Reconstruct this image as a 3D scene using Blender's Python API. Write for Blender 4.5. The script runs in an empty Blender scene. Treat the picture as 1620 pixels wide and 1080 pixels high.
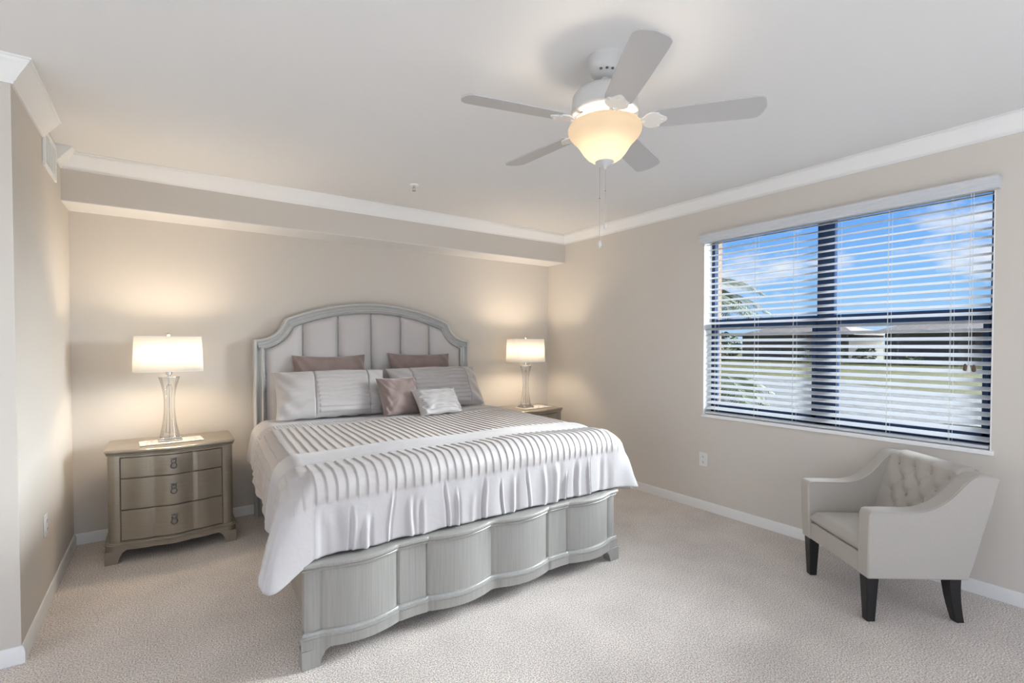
import bpy, bmesh, math, random
import numpy as np
from mathutils import Vector, Matrix

random.seed(7)
rng = np.random.default_rng(7)
PI = math.pi
SC = bpy.context.scene
COL = SC.collection

# ------------------------------------------------------------------ camera
YAW, PIT = 0.6134, -0.0195
FW = Vector((math.sin(YAW) * math.cos(PIT), math.cos(YAW) * math.cos(PIT), math.sin(PIT)))
RT = Vector((math.cos(YAW), -math.sin(YAW), 0))
UP = RT.cross(FW)
cam_d = bpy.data.cameras.new('camera')
cam = bpy.data.objects.new('camera', cam_d)
COL.objects.link(cam)
cam.matrix_world = Matrix(((RT.x, UP.x, -FW.x, -3.8917), (RT.y, UP.y, -FW.y, -4.7567), (RT.z, UP.z, -FW.z, 1.4645), (0, 0, 0, 1)))
cam_d.sensor_fit = 'HORIZONTAL'
cam_d.sensor_width = 36
cam_d.lens = 780.45 * 36 / 1620
cam_d.shift_y = 19.33 / 1620
cam_d.clip_start = 0.05
cam_d.clip_end = 500
SC.camera = cam

# ------------------------------------------------------------------ view + world + lights
vs = SC.view_settings
vs.view_transform = 'Standard'
vs.look = 'None'
vs.exposure = 0.12
vs.gamma = 1.0
vs.use_curve_mapping = False

world = bpy.data.worlds.new('world')
SC.world = world
world.use_nodes = True
wt = world.node_tree
wt.nodes.clear()


def wn(t, **kw):
    n = wt.nodes.new(t)
    for k, v in kw.items():
        setattr(n, k, v)
    return n


w_out = wn('ShaderNodeOutputWorld')
w_bg = wn('ShaderNodeBackground')
w_tc = wn('ShaderNodeTexCoord')
w_sep = wn('ShaderNodeSeparateXYZ')
w_ramp = wn('ShaderNodeValToRGB')
w_ramp.color_ramp.elements[0].position = 0.0
w_ramp.color_ramp.elements[0].color = (0.52, 0.73, 0.97, 1)
e = w_ramp.color_ramp.elements.new(0.09)
e.color = (0.27, 0.56, 0.97, 1)
w_ramp.color_ramp.elements[-1].position = 0.27
w_ramp.color_ramp.elements[-1].color = (0.09, 0.33, 0.92, 1)
w_map = wn('ShaderNodeMapping')
w_map.inputs['Scale'].default_value = (3.2, 3.2, 6.5)
w_map.inputs['Location'].default_value = (1.35, 0.4, 0.3)
w_noise = wn('ShaderNodeTexNoise')
w_noise.inputs['Scale'].default_value = 1.15
w_noise.inputs['Detail'].default_value = 8
w_noise.inputs['Roughness'].default_value = 0.55
w_cr = wn('ShaderNodeValToRGB')
w_cr.color_ramp.elements[0].position = 0.50
w_cr.color_ramp.elements[1].position = 0.60
w_mix = wn('ShaderNodeMix', data_type='RGBA')
w_mix.inputs['B'].default_value = (0.86, 0.89, 0.97, 1)
L = wt.links.new
L(w_tc.outputs['Generated'], w_sep.inputs[0])
L(w_sep.outputs['Z'], w_ramp.inputs[0])
L(w_tc.outputs['Generated'], w_map.inputs[0])
L(w_map.outputs[0], w_noise.inputs['Vector'])
L(w_noise.outputs['Fac'], w_cr.inputs[0])
L(w_cr.outputs[0], w_mix.inputs['Factor'])
L(w_ramp.outputs[0], w_mix.inputs['A'])
L(w_mix.outputs['Result'], w_bg.inputs['Color'])
w_bg.inputs['Strength'].default_value = 0.95
L(w_bg.outputs[0], w_out.inputs[0])


def light(name, kind, loc, energy, color, direction=None, **kw):
    d = bpy.data.lights.new(name, kind)
    d.energy = energy
    d.color = color
    for k, v in kw.items():
        setattr(d, k, v)
    o = bpy.data.objects.new(name, d)
    COL.objects.link(o)
    o.location = loc
    if direction is not None:
        o.rotation_euler = Vector(direction).to_track_quat('-Z', 'Y').to_euler()
    return o


light('sun', 'SUN', (8, -6, 12), 29.0, (0.90, 0.95, 1.0), (-0.83, 0.40, -0.36), angle=0.75)   # hazy, broad daylight
# daylight of the glass doors behind the camera and of the window in the alcove at the far end of the room
light('patio_door_daylight', 'AREA', (-2.4, -6.93, 1.25), 34, (0.90, 0.95, 1.0), (0, 1, 0.40), shape='RECTANGLE', size=4.4, size_y=2.2)
light('alcove_window_daylight', 'AREA', (-6.93, -4.3, 1.45), 26, (0.84, 0.92, 1.0), (1, 0.05, 0.30), shape='RECTANGLE', size=3.2, size_y=1.8)

# ------------------------------------------------------------------ materials


def mat(name, color=(0.8, 0.8, 0.8), rough=0.5, metal=0.0, spec=0.5, sheen=0.0, bump=None, var=None, **kw):
    """bump=(scale, strength, distance, stretch) noise bump; var=(scale, amount, stretch) value variation"""
    m = bpy.data.materials.new(name)
    m.use_nodes = True
    nt = m.node_tree
    p = nt.nodes['Principled BSDF']
    p.inputs['Base Color'].default_value = (*color, 1)
    p.inputs['Roughness'].default_value = rough
    p.inputs['Metallic'].default_value = metal
    p.inputs['Specular IOR Level'].default_value = spec
    if sheen:
        p.inputs['Sheen Weight'].default_value = sheen
        p.inputs['Sheen Roughness'].default_value = kw.get('sheen_rough', 0.4)
    tc = nt.nodes.new('ShaderNodeTexCoord')
    if var:
        mp = nt.nodes.new('ShaderNodeMapping')
        mp.inputs['Scale'].default_value = var[2] if len(var) > 2 else (1, 1, 1)
        nz = nt.nodes.new('ShaderNodeTexNoise')
        nz.inputs['Scale'].default_value = var[0]
        nz.inputs['Detail'].default_value = 6
        hs = nt.nodes.new('ShaderNodeMapRange')
        hs.inputs['From Min'].default_value = 0.25
        hs.inputs['From Max'].default_value = 0.75
        hs.inputs['To Min'].default_value = 1 - var[1]
        hs.inputs['To Max'].default_value = 1 + var[1]
        mx = nt.nodes.new('ShaderNodeMix')
        mx.data_type = 'RGBA'
        mx.blend_type = 'MULTIPLY'
        mx.inputs['Factor'].default_value = 1
        mx.inputs['A'].default_value = (*color, 1)
        nt.links.new(tc.outputs['Object'], mp.inputs[0])
        nt.links.new(mp.outputs[0], nz.inputs['Vector'])
        nt.links.new(nz.outputs['Fac'], hs.inputs['Value'])
        nt.links.new(hs.outputs[0], mx.inputs['B'])
        nt.links.new(mx.outputs['Result'], p.inputs['Base Color'])
    if bump:
        mp = nt.nodes.new('ShaderNodeMapping')
        mp.inputs['Scale'].default_value = bump[3] if len(bump) > 3 else (1, 1, 1)
        nz = nt.nodes.new('ShaderNodeTexNoise')
        nz.inputs['Scale'].default_value = bump[0]
        nz.inputs['Detail'].default_value = 4
        bp = nt.nodes.new('ShaderNodeBump')
        bp.inputs['Strength'].default_value = bump[1]
        bp.inputs['Distance'].default_value = bump[2]
        nt.links.new(tc.outputs['Object'], mp.inputs[0])
        nt.links.new(mp.outputs[0], nz.inputs['Vector'])
        nt.links.new(nz.outputs['Fac'], bp.inputs['Height'])
        nt.links.new(bp.outputs[0], p.inputs['Normal'])
    return m


def mat_glass(name, tint=(0.97, 0.98, 0.98), edge=(0.55, 0.57, 0.58), gloss=0.08):
    m = bpy.data.materials.new(name)
    m.use_nodes = True
    nt = m.node_tree
    nt.nodes.clear()
    out = nt.nodes.new('ShaderNodeOutputMaterial')
    lw = nt.nodes.new('ShaderNodeLayerWeight')
    lw.inputs['Blend'].default_value = 0.35
    mx = nt.nodes.new('ShaderNodeMix')
    mx.data_type = 'RGBA'
    mx.inputs['A'].default_value = (*tint, 1)
    mx.inputs['B'].default_value = (*edge, 1)
    tr = nt.nodes.new('ShaderNodeBsdfTransparent')
    gl = nt.nodes.new('ShaderNodeBsdfGlossy')
    gl.inputs['Roughness'].default_value = 0.02
    fr = nt.nodes.new('ShaderNodeFresnel')
    fr.inputs['IOR'].default_value = 1.45
    ml = nt.nodes.new('ShaderNodeMath')
    ml.operation = 'MULTIPLY'
    ml.inputs[1].default_value = gloss / 0.08
    ms = nt.nodes.new('ShaderNodeMixShader')
    nt.links.new(lw.outputs['Facing'], mx.inputs['Factor'])
    nt.links.new(mx.outputs['Result'], tr.inputs['Color'])
    nt.links.new(fr.outputs[0], ml.inputs[0])
    nt.links.new(ml.outputs[0], ms.inputs['Fac'])
    nt.links.new(tr.outputs[0], ms.inputs[1])
    nt.links.new(gl.outputs[0], ms.inputs[2])
    nt.links.new(ms.outputs[0], out.inputs['Surface'])
    return m


def mat_translucent(name, color, mixf=0.5, emit=0.0, emit_col=(1, 0.85, 0.65)):
    m = bpy.data.materials.new(name)
    m.use_nodes = True
    nt = m.node_tree
    nt.nodes.clear()
    out = nt.nodes.new('ShaderNodeOutputMaterial')
    d = nt.nodes.new('ShaderNodeBsdfDiffuse')
    t = nt.nodes.new('ShaderNodeBsdfTranslucent')
    d.inputs['Color'].default_value = (*color, 1)
    t.inputs['Color'].default_value = (*color, 1)
    ms = nt.nodes.new('ShaderNodeMixShader')
    ms.inputs['Fac'].default_value = mixf
    nt.links.new(d.outputs[0], ms.inputs[1])
    nt.links.new(t.outputs[0], ms.inputs[2])
    last = ms
    if emit:
        em = nt.nodes.new('ShaderNodeEmission')
        em.inputs['Color'].default_value = (*emit_col, 1)
        em.inputs['Strength'].default_value = emit
        ad = nt.nodes.new('ShaderNodeAddShader')
        nt.links.new(ms.outputs[0], ad.inputs[0])
        nt.links.new(em.outputs[0], ad.inputs[1])
        last = ad
    nt.links.new(last.outputs[0], out.inputs['Surface'])
    return m


M = {}
M['wall'] = mat('wall_paint', (0.68, 0.63, 0.57), 0.75, spec=0.2, bump=(170, 0.10, 0.002))
M['ceil'] = mat('ceiling_paint', (0.81, 0.805, 0.80), 0.9, spec=0.1, bump=(120, 0.08, 0.002))
M['white'] = mat('white_trim', (0.90, 0.895, 0.885), 0.4, spec=0.4)
M['wood'] = mat('champagne_wood', (0.345, 0.337, 0.314), 0.36, metal=0.25, spec=0.5, var=(7, 0.10, (22, 22, 0.6)), bump=(9, 0.04, 0.002, (20, 20, 0.6)))
M['silver'] = mat('silver_leaf', (0.60, 0.592, 0.57), 0.22, metal=0.15, spec=0.7)
M['woodh'] = mat('champagne_wood_level_grain', (0.335, 0.295, 0.238), 0.30, metal=0.45, spec=0.5, var=(7, 0.10, (1.2, 1.2, 34)), bump=(9, 0.04, 0.002, (0.9, 0.9, 26)))
M['rail'] = mat('side_rail_wood', (0.30, 0.265, 0.225), 0.5, metal=0.1, var=(5, 0.15, (0.8, 0.8, 10)))
M['upholst'] = mat('headboard_fabric', (0.575, 0.54, 0.525), 0.55, spec=0.3, bump=(500, 0.08, 0.001))
M['nail'] = mat('nailhead_pewter', (0.50, 0.50, 0.50), 0.3, metal=0.9)
M['velvet'] = mat('taupe_velvet', (0.27, 0.205, 0.185), 0.7, spec=0.2, sheen=0.9, sheen_rough=0.35, var=(6, 0.22), bump=(14, 0.25, 0.01))
M['linen'] = mat('chair_linen', (0.475, 0.438, 0.392), 0.85, spec=0.2, sheen=0.15, var=(260, 0.06), bump=(600, 0.15, 0.001))
M['black'] = mat('black_wood', (0.012, 0.011, 0.012), 0.3, spec=0.5)
M['chrome'] = mat('brushed_nickel', (0.55, 0.54, 0.52), 0.25, metal=1.0)
M['dark_metal'] = mat('pewter_pull', (0.20, 0.20, 0.20), 0.3, metal=1.0)
M['glass'] = mat_glass('lamp_glass', (0.99, 0.99, 0.99), (0.86, 0.86, 0.85), 0.035)
M['pane'] = mat_glass('window_glass', (0.97, 0.985, 0.985), (0.90, 0.93, 0.93), 0.05)
M['shade'] = mat_translucent('lampshade_linen', (0.88, 0.86, 0.82), 0.40)
M['bowl'] = mat_translucent('frosted_glass', (0.43, 0.385, 0.325), 0.5, 0.22, (1.0, 0.82, 0.58))
M['fan'] = mat('fan_white', (0.62, 0.61, 0.60), 0.35, spec=0.4)
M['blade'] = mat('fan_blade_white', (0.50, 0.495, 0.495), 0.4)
M['iron'] = mat('fan_iron_white', (0.82, 0.80, 0.77), 0.35)
M['blind'] = mat('blind_white', (0.64, 0.655, 0.68), 0.45, spec=0.4)
M['frame'] = mat('window_frame_sky_glare', (0.036, 0.058, 0.115), 0.7, spec=0.0)  # dark bronze frame; blue of sky glare and haze put into its colour
M['stucco'] = mat('stucco_tan', (0.14, 0.085, 0.045), 0.9, bump=(90, 0.3, 0.004))
M['lace'] = mat('white_lace', (0.80, 0.77, 0.72), 0.9, spec=0.1)
M['plastic'] = mat('white_plastic', (0.82, 0.81, 0.79), 0.35)
M['socket'] = mat('socket_slots', (0.10, 0.10, 0.11), 0.5)
M['grille_dark'] = mat('vent_shadow', (0.20, 0.20, 0.19), 0.8)
M['mattress'] = mat('mattress_white', (0.75, 0.74, 0.72), 0.9)
M['cord'] = mat('blind_cord', (0.72, 0.72, 0.70), 0.7)
M['tassel'] = mat('wood_tassel', (0.10, 0.055, 0.03), 0.4)
M['lawn'] = mat('lawn_grass', (0.060, 0.056, 0.010), 0.95, spec=0.1, var=(0.9, 0.35), bump=(14, 0.6, 0.05))
M['gravel'] = mat('pale_gravel', (0.115, 0.112, 0.105), 0.9, spec=0.1, var=(3.5, 0.35), bump=(22, 0.5, 0.05))
M['roof'] = mat('roof_tile', (0.11, 0.077, 0.06), 0.85, var=(3, 0.25), bump=(4, 0.5, 0.08, (1, 6, 1)))
M['house'] = mat('house_stucco', (0.10, 0.088, 0.062), 0.9, var=(2, 0.12))
M['house_dark'] = mat('lanai_screen', (0.060, 0.052, 0.045), 0.6)
M['leaf'] = mat('palm_leaf', (0.045, 0.062, 0.015), 0.7, var=(4, 0.4))
M['bush'] = mat('shrub_leaf', (0.075, 0.100, 0.028), 0.7, var=(4, 0.5))
M['bark'] = mat('palm_bark', (0.16, 0.11, 0.07), 0.9, bump=(20, 0.5, 0.03))


def carpet_material():
    m = bpy.data.materials.new('cut_pile_carpet')
    m.use_nodes = True
    nt = m.node_tree
    p = nt.nodes['Principled BSDF']
    p.inputs['Roughness'].default_value = 0.95
    p.inputs['Specular IOR Level'].default_value = 0.1
    p.inputs['Sheen Weight'].default_value = 0.25
    tc = nt.nodes.new('ShaderNodeTexCoord')
    n1 = nt.nodes.new('ShaderNodeTexNoise')
    n1.inputs['Scale'].default_value = 150
    n1.inputs['Detail'].default_value = 3
    n2 = nt.nodes.new('ShaderNodeTexNoise')
    n2.inputs['Scale'].default_value = 3.2
    n2.inputs['Detail'].default_value = 5
    r1 = nt.nodes.new('ShaderNodeValToRGB')
    r1.color_ramp.elements[0].position = 0.37
    r1.color_ramp.elements[0].color = (0.40, 0.345, 0.305, 1)
    r1.color_ramp.elements[1].position = 0.62
    r1.color_ramp.elements[1].color = (0.92, 0.84, 0.77, 1)
    mr = nt.nodes.new('ShaderNodeMapRange')
    mr.inputs['From Min'].default_value = 0.3
    mr.inputs['From Max'].default_value = 0.7
    mr.inputs['To Min'].default_value = 0.90
    mr.inputs['To Max'].default_value = 1.08
    mx = nt.nodes.new('ShaderNodeMix')
    mx.data_type = 'RGBA'
    mx.blend_type = 'MULTIPLY'
    mx.inputs['Factor'].default_value = 1
    bp = nt.nodes.new('ShaderNodeBump')
    bp.inputs['Strength'].default_value = 0.6
    bp.inputs['Distance'].default_value = 0.008
    lk = nt.links.new
    lk(tc.outputs['Object'], n1.inputs['Vector'])
    lk(tc.outputs['Object'], n2.inputs['Vector'])
    lk(n1.outputs['Fac'], r1.inputs[0])
    lk(n2.outputs['Fac'], mr.inputs['Value'])
    lk(r1.outputs[0], mx.inputs['A'])
    lk(mr.outputs[0], mx.inputs['B'])
    lk(mx.outputs['Result'], p.inputs['Base Color'])
    lk(n1.outputs['Fac'], bp.inputs['Height'])
    lk(bp.outputs[0], p.inputs['Normal'])
    return m


M['carpet'] = carpet_material()


def satin_material(name, plain, pleat, rough=0.36):
    """satin; the point attribute 'pleated' says where the tucked cloth is, a slightly duller, tanner weave"""
    m = bpy.data.materials.new(name)
    m.use_nodes = True
    nt = m.node_tree
    p = nt.nodes['Principled BSDF']
    p.inputs['Specular IOR Level'].default_value = 0.5
    p.inputs['Sheen Weight'].default_value = 0.2
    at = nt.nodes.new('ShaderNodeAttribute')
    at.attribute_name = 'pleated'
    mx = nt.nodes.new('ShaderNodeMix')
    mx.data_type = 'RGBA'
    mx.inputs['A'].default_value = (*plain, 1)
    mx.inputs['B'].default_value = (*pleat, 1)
    mr = nt.nodes.new('ShaderNodeMapRange')
    mr.inputs['To Min'].default_value = rough
    mr.inputs['To Max'].default_value = 0.5
    tc = nt.nodes.new('ShaderNodeTexCoord')
    nz = nt.nodes.new('ShaderNodeTexNoise')
    nz.inputs['Scale'].default_value = 28
    nz.inputs['Detail'].default_value = 5
    bp = nt.nodes.new('ShaderNodeBump')
    bp.inputs['Strength'].default_value = 0.22
    bp.inputs['Distance'].default_value = 0.006
    lk = nt.links.new
    lk(at.outputs['Fac'], mx.inputs['Factor'])
    lk(at.outputs['Fac'], mr.inputs['Value'])
    lk(mx.outputs['Result'], p.inputs['Base Color'])
    lk(mr.outputs[0], p.inputs['Roughness'])
    lk(tc.outputs['Object'], nz.inputs['Vector'])
    lk(nz.outputs['Fac'], bp.inputs['Height'])
    lk(bp.outputs[0], p.inputs['Normal'])
    return m


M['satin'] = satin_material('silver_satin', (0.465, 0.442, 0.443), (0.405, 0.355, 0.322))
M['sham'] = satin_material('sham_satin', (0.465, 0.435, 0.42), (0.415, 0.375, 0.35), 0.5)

# ------------------------------------------------------------------ mesh helpers


class MB:
    def __init__(self):
        self.v, self.f, self.mi = [], [], []

    def add(self, verts, faces, mi=0):
        o = len(self.v)
        self.v.extend([tuple(map(float, p)) for p in verts])
        self.f.extend([tuple(i + o for i in q) for q in faces])
        self.mi.extend([mi] * len(faces))
        return self

    def box(self, a, b, mi=0, mtx=None):
        x0, y0, z0 = a
        x1, y1, z1 = b
        vs_ = [(x0, y0, z0), (x1, y0, z0), (x1, y1, z0), (x0, y1, z0), (x0, y0, z1), (x1, y0, z1), (x1, y1, z1), (x0, y1, z1)]
        if mtx is not None:
            vs_ = [tuple(mtx @ Vector(p)) for p in vs_]
        return self.add(vs_, [(0, 3, 2, 1), (4, 5, 6, 7), (0, 1, 5, 4), (1, 2, 6, 5), (2, 3, 7, 6), (3, 0, 4, 7)], mi)

    def lathe(self, prof, c=(0, 0, 0), n=32, mi=0, close=True):
        k = len(prof)
        vs_, fs = [], []
        for i in range(n):
            a = 2 * PI * i / n
            for (r, z) in prof:
                vs_.append((c[0] + r * math.cos(a), c[1] + r * math.sin(a), c[2] + z))
        for i in range(n):
            j = (i + 1) % n
            for q in range(k - 1):
                fs.append((i * k + q, j * k + q, j * k + q + 1, i * k + q + 1))
        if close:
            fs.append(tuple(i * k for i in reversed(range(n))))
            fs.append(tuple(i * k + k - 1 for i in range(n)))
        return self.add(vs_, fs, mi)

    def tube(self, path, r, n=8, mi=0, closed=False):
        P = [Vector(p) for p in path]
        vs_, fs = [], []
        m_ = len(P)
        ref = Vector((0.3, 0.2, 0.93)).normalized()
        for i, p in enumerate(P):
            if closed:
                t = (P[(i + 1) % m_] - P[i - 1]).normalized()
            else:
                t = (P[min(i + 1, m_ - 1)] - P[max(i - 1, 0)]).normalized()
            s = t.cross(ref)
            if s.length < 1e-4:
                s = t.cross(Vector((1, 0, 0)))
            s.normalize()
            q = s.cross(t)
            rr = r[i] if isinstance(r, (list, tuple)) else r
            for k in range(n):
                a = 2 * PI * k / n
                vs_.append(p + s * rr * math.cos(a) + q * rr * math.sin(a))
        rng_ = range(m_) if closed else range(m_ - 1)
        for i in rng_:
            j = (i + 1) % m_
            for k in range(n):
                l_ = (k + 1) % n
                fs.append((i * n + k, i * n + l_, j * n + l_, j * n + k))
        if not closed:
            fs.append(tuple(reversed(range(n))))
            fs.append(tuple((m_ - 1) * n + k for k in range(n)))
        return self.add(vs_, fs, mi)

    def prism(self, poly, z0, z1, mi=0, mp=None):
        """extrude a plan polygon (x,y) from z0 to z1; mp maps (x,y,z)"""
        n = len(poly)
        mp = mp or (lambda x, y, z: (x, y, z))
        vs_ = [mp(x, y, z0) for x, y in poly] + [mp(x, y, z1) for x, y in poly]
        fs = [tuple(reversed(range(n))), tuple(range(n, 2 * n))]
        fs += [(i, (i + 1) % n, n + (i + 1) % n, n + i) for i in range(n)]
        return self.add(vs_, fs, mi)

    def sweep(self, path, prof, segs=None, mi=0, zoff=0.0):
        """sweep a profile (inward offset, z) along an open plan path, mitred; inward = right of the walking direction"""
        P = [Vector((p[0], p[1])) for p in path]
        n = len(P)
        nor = []
        for i in range(n):
            ds = []
            if i > 0:
                ds.append((P[i] - P[i - 1]).normalized())
            if i < n - 1:
                ds.append((P[i + 1] - P[i]).normalized())
            ns = [Vector((d.y, -d.x)) for d in ds]
            if len(ns) == 1:
                nor.append(ns[0])
            else:
                b = (ns[0] + ns[1]).normalized()
                nor.append(b / max(0.3, b.dot(ns[0])))
        k = len(prof)
        for s in (segs if segs is not None else range(n - 1)):
            vs_ = []
            for i in (s, s + 1):
                for (o, z) in prof:
                    q = P[i] + nor[i] * o
                    vs_.append((q.x, q.y, z + zoff))
            fs = [(j, (j + 1) % k, k + (j + 1) % k, k + j) for j in range(k)]
            fs += [tuple(range(k)), tuple(range(k, 2 * k))]
            self.add(vs_, fs, mi)
        return self

    def grid(self, fn, nu, nv, mi=0, wrap=False):
        vs_ = [fn(i / (nu - 1), j / (nv - 1)) for i in range(nu) for j in range(nv)]
        fs = [(i * nv + j, (i + 1) * nv + j, (i + 1) * nv + j + 1, i * nv + j + 1) for i in range(nu - 1) for j in range(nv - 1)]
        return self.add(vs_, fs, mi)


def obj(name, mb, material, parent=None, smooth=35, bevel=None, world=False, seg=2, solid=None, merge=False):
    me = bpy.data.meshes.new(name)
    v = mb.v
    if parent is not None and world:
        # vertices given in world space: bring them into the space of the (unrotated) parent chain
        off = Vector((0, 0, 0))
        q = parent
        while q is not None:
            off += q.location
            q = q.parent
        v = [(p[0] - off.x, p[1] - off.y, p[2] - off.z) for p in v]
    me.from_pydata(v, [], mb.f)
    mats_ = material if isinstance(material, (list, tuple)) else [material]
    for m_ in mats_:
        me.materials.append(m_)
    if len(mats_) > 1:
        me.polygons.foreach_set('material_index', mb.mi)
    bm = bmesh.new()
    bm.from_mesh(me)
    if merge:
        bmesh.ops.remove_doubles(bm, verts=bm.verts, dist=1e-5)
    bmesh.ops.recalc_face_normals(bm, faces=bm.faces)
    bm.to_mesh(me)
    bm.free()
    if smooth:
        me.polygons.foreach_set('use_smooth', [True] * len(me.polygons))
        try:
            me.set_sharp_from_angle(angle=math.radians(smooth))
        except Exception:
            pass
    o = bpy.data.objects.new(name, me)
    COL.objects.link(o)
    if parent is not None:
        o.parent = parent
    if solid:
        md = o.modifiers.new('solid', 'SOLIDIFY')
        md.thickness = solid
        md.offset = -1
    if bevel:
        md = o.modifiers.new('bevel', 'BEVEL')
        md.width = bevel
        md.segments = seg
        md.limit_method = 'ANGLE'
        md.angle_limit = math.radians(40)
    return o


def tag(o, label, cat, group=None, kind=None):
    o['label'] = label
    o['category'] = cat
    if group:
        o['group'] = group
    if kind:
        o['kind'] = kind
    return o


def thing(name, label, cat, loc=(0, 0, 0), rotz=0.0, group=None):
    o = bpy.data.objects.new(name, None)
    o.empty_display_size = 0.05
    COL.objects.link(o)
    o.location = loc
    o.rotation_euler = (0, 0, rotz)
    return tag(o, label, cat, group)


def struct(name, mb, m, parent=None, **kw):
    o = obj(name, mb, m, parent, **kw)
    if parent is None:
        o['kind'] = 'structure'
    return o


def copy_tree(o, parent=None):
    c = o.copy()
    COL.objects.link(c)
    c.parent = parent
    for ch in list(o.children):
        if ch.name != c.name:
            copy_tree(ch, c)
    return c


# ------------------------------------------------------------------ room shell
W, H = 4.4468, 2.74
LY = -1.62            # outer corner of the left wall
SD, SZ = 0.3195, 2.4236   # soffit depth and underside
YF, XL = -7.0, -7.0   # the wall behind the camera, the end of the alcove
WY0, WY1, WZ0, WZ1 = -4.030, -2.166, 0.845, 2.415

struct('floor', MB().box((XL - .2, YF - .2, -0.15), (0.0, 0.2, 0.0)), M['carpet'])
struct('ceiling', MB().box((XL - .2, YF - .2, H), (0.25, 0.2, H + 0.12)), M['ceil'])
struct('wall_back', MB().box((-W - .15, 0, 0), (0.25, 0.15, H)), M['wall'])
struct('wall_left', MB().box((-W - .15, LY, 0), (-W, 0.0, H)).box((XL, LY, 0), (-W - .15, LY + .15, H)), M['wall'])
struct('wall_alcove', MB().box((XL - .15, YF, 0), (XL, -5.95, H)).box((XL - .15, -2.65, 0), (XL, LY + .15, H))
       .box((XL - .15, -5.95, 0), (XL, -2.65, 0.5)).box((XL - .15, -5.95, 2.4), (XL, -2.65, H)), M['wall'])
struct('wall_front', MB().box((XL, YF - .15, 0), (-4.65, YF, H)).box((-0.15, YF - .15, 0), (0.25, YF, H))
       .box((-4.65, YF - .15, 2.38), (-0.15, YF, H)), M['wall'])
wr = MB()
wr.box((0, WY1, 0), (0.25, 0.0, H)).box((0, YF, 0), (0.25, WY0, H))
wr.box((0, WY0, 0), (0.25, WY1, WZ0)).box((0, WY0, WZ1), (0.25, WY1, H))
struct('wall_right', wr, M['wall'])
sf = MB()
sf.box((-W, -SD, SZ + .004), (0, 0, H), 0)
sf.box((-W, -SD + .001, SZ), (0, 0, SZ + .004), 1)
struct('wall_soffit', sf, [M['wall'], M['ceil']])

crown = [(0, H - .104), (.010, H - .104), (.013, H - .094), (.022, H - .088), (.026, H - .080), (.040, H - .060), (.060, H - .036), (.068, H - .024),
         (.074, H - .018), (.076, H - .010), (.084, H - .008), (.084, H), (0, H)]
struct('trim_1', MB().sweep([(XL, LY), (-W, LY), (-W, -0.925)], crown), M['white'], smooth=50)
struct('trim_2', MB().sweep([(-W, -0.505), (-W, -SD), (0, -SD), (0, YF)], crown), M['white'], smooth=50)
base = [(0, 0), (.015, 0), (.015, .050), (.013, .056), (.013, .062), (.010, .066), (.009, .073), (.005, .078), (0, .078)]
bpath = [(XL, LY), (-W, LY), (-W, 0), (0, 0), (0, YF)]
struct('baseboard_left', MB().sweep(bpath, base, [0, 1]), M['white'], smooth=50)
struct('baseboard_back', MB().sweep(bpath, base, [2]), M['white'], smooth=50)
struct('baseboard_right', MB().sweep(bpath, base, [3]), M['white'], smooth=50)

# window unit: dark frame set in the wall, white inner reveal, tan outer reveal
win = MB()
fx0, fx1 = 0.112, 0.165
ym0, ym1 = -3.158, -3.043
win.box((fx0, WY0, WZ0), (fx1, WY0 + .035, WZ1)).box((fx0, WY1 - .035, WZ0), (fx1, WY1, WZ1))
win.box((fx0, WY0, WZ0), (fx1, WY1, WZ0 + .045)).box((fx0, WY0, WZ1 - .035), (fx1, WY1, WZ1))
win.box((fx0, ym0, WZ0), (fx1, ym1, WZ1))
w1 = struct('window_1', win, M['frame'], bevel=.004)
zr = 1.645
for (ya, yb) in ((WY0 + .035, ym0), (ym1, WY1 - .035)):
    s = MB()
    s.box((fx0 - .012, ya, zr - .034), (fx1 - .005, yb, zr + .034))
    s.box((fx0 - .006, ya, WZ0 + .045), (fx1 - .02, ya + .030, zr)).box((fx0 - .006, yb - .030, WZ0 + .045), (fx1 - .02, yb, zr))
    s.box((fx0 - .006, ya, WZ0 + .045), (fx1 - .02, yb, WZ0 + .095))
    obj('sash', s, M['frame'], w1, bevel=.003)
    obj('glass', MB().box((fx0 + .024, ya, WZ0 + .045), (fx0 + .028, yb, WZ1 - .035)), M['pane'], w1, smooth=0)
rv = MB()
rv.box((0.0, WY1 - .006, WZ0), (fx0, WY1, WZ1)).box((0.0, WY0, WZ0), (fx0, WY0 + .006, WZ1)).box((0.0, WY0, WZ1 - .006), (fx0, WY1, WZ1))
obj('window_reveal', rv, M['white'], w1)
sl = MB().box((-0.018, WY0 - .012, WZ0 - .022), (fx0, WY1 + .008, WZ0 + .004))
obj('window_sill', sl, M['white'], w1, bevel=.004)
er = MB()
er.box((fx1, WY1 - .010, WZ0), (0.26, WY1, WZ1)).box((fx1, WY0, WZ0), (0.26, WY0 + .010, WZ1)).box((fx1, WY0, WZ1 - .01), (0.26, WY1, WZ1))
er.box((fx1, WY0, WZ0 - .01), (0.28, WY1, WZ0 + .012))
obj('outer_reveal', er, M['stucco'], w1)

# ------------------------------------------------------------------ bed
BED = thing('bed', 'king bed with arched channel-tufted headboard and wavy silver-painted footboard', 'bed', (-2.32, -1.25, 0))


def bxc(y):
    """centre line of the bed: it stands very slightly askew to the wall"""
    return -2.247 - 0.062 * (-0.15 - y)


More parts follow.
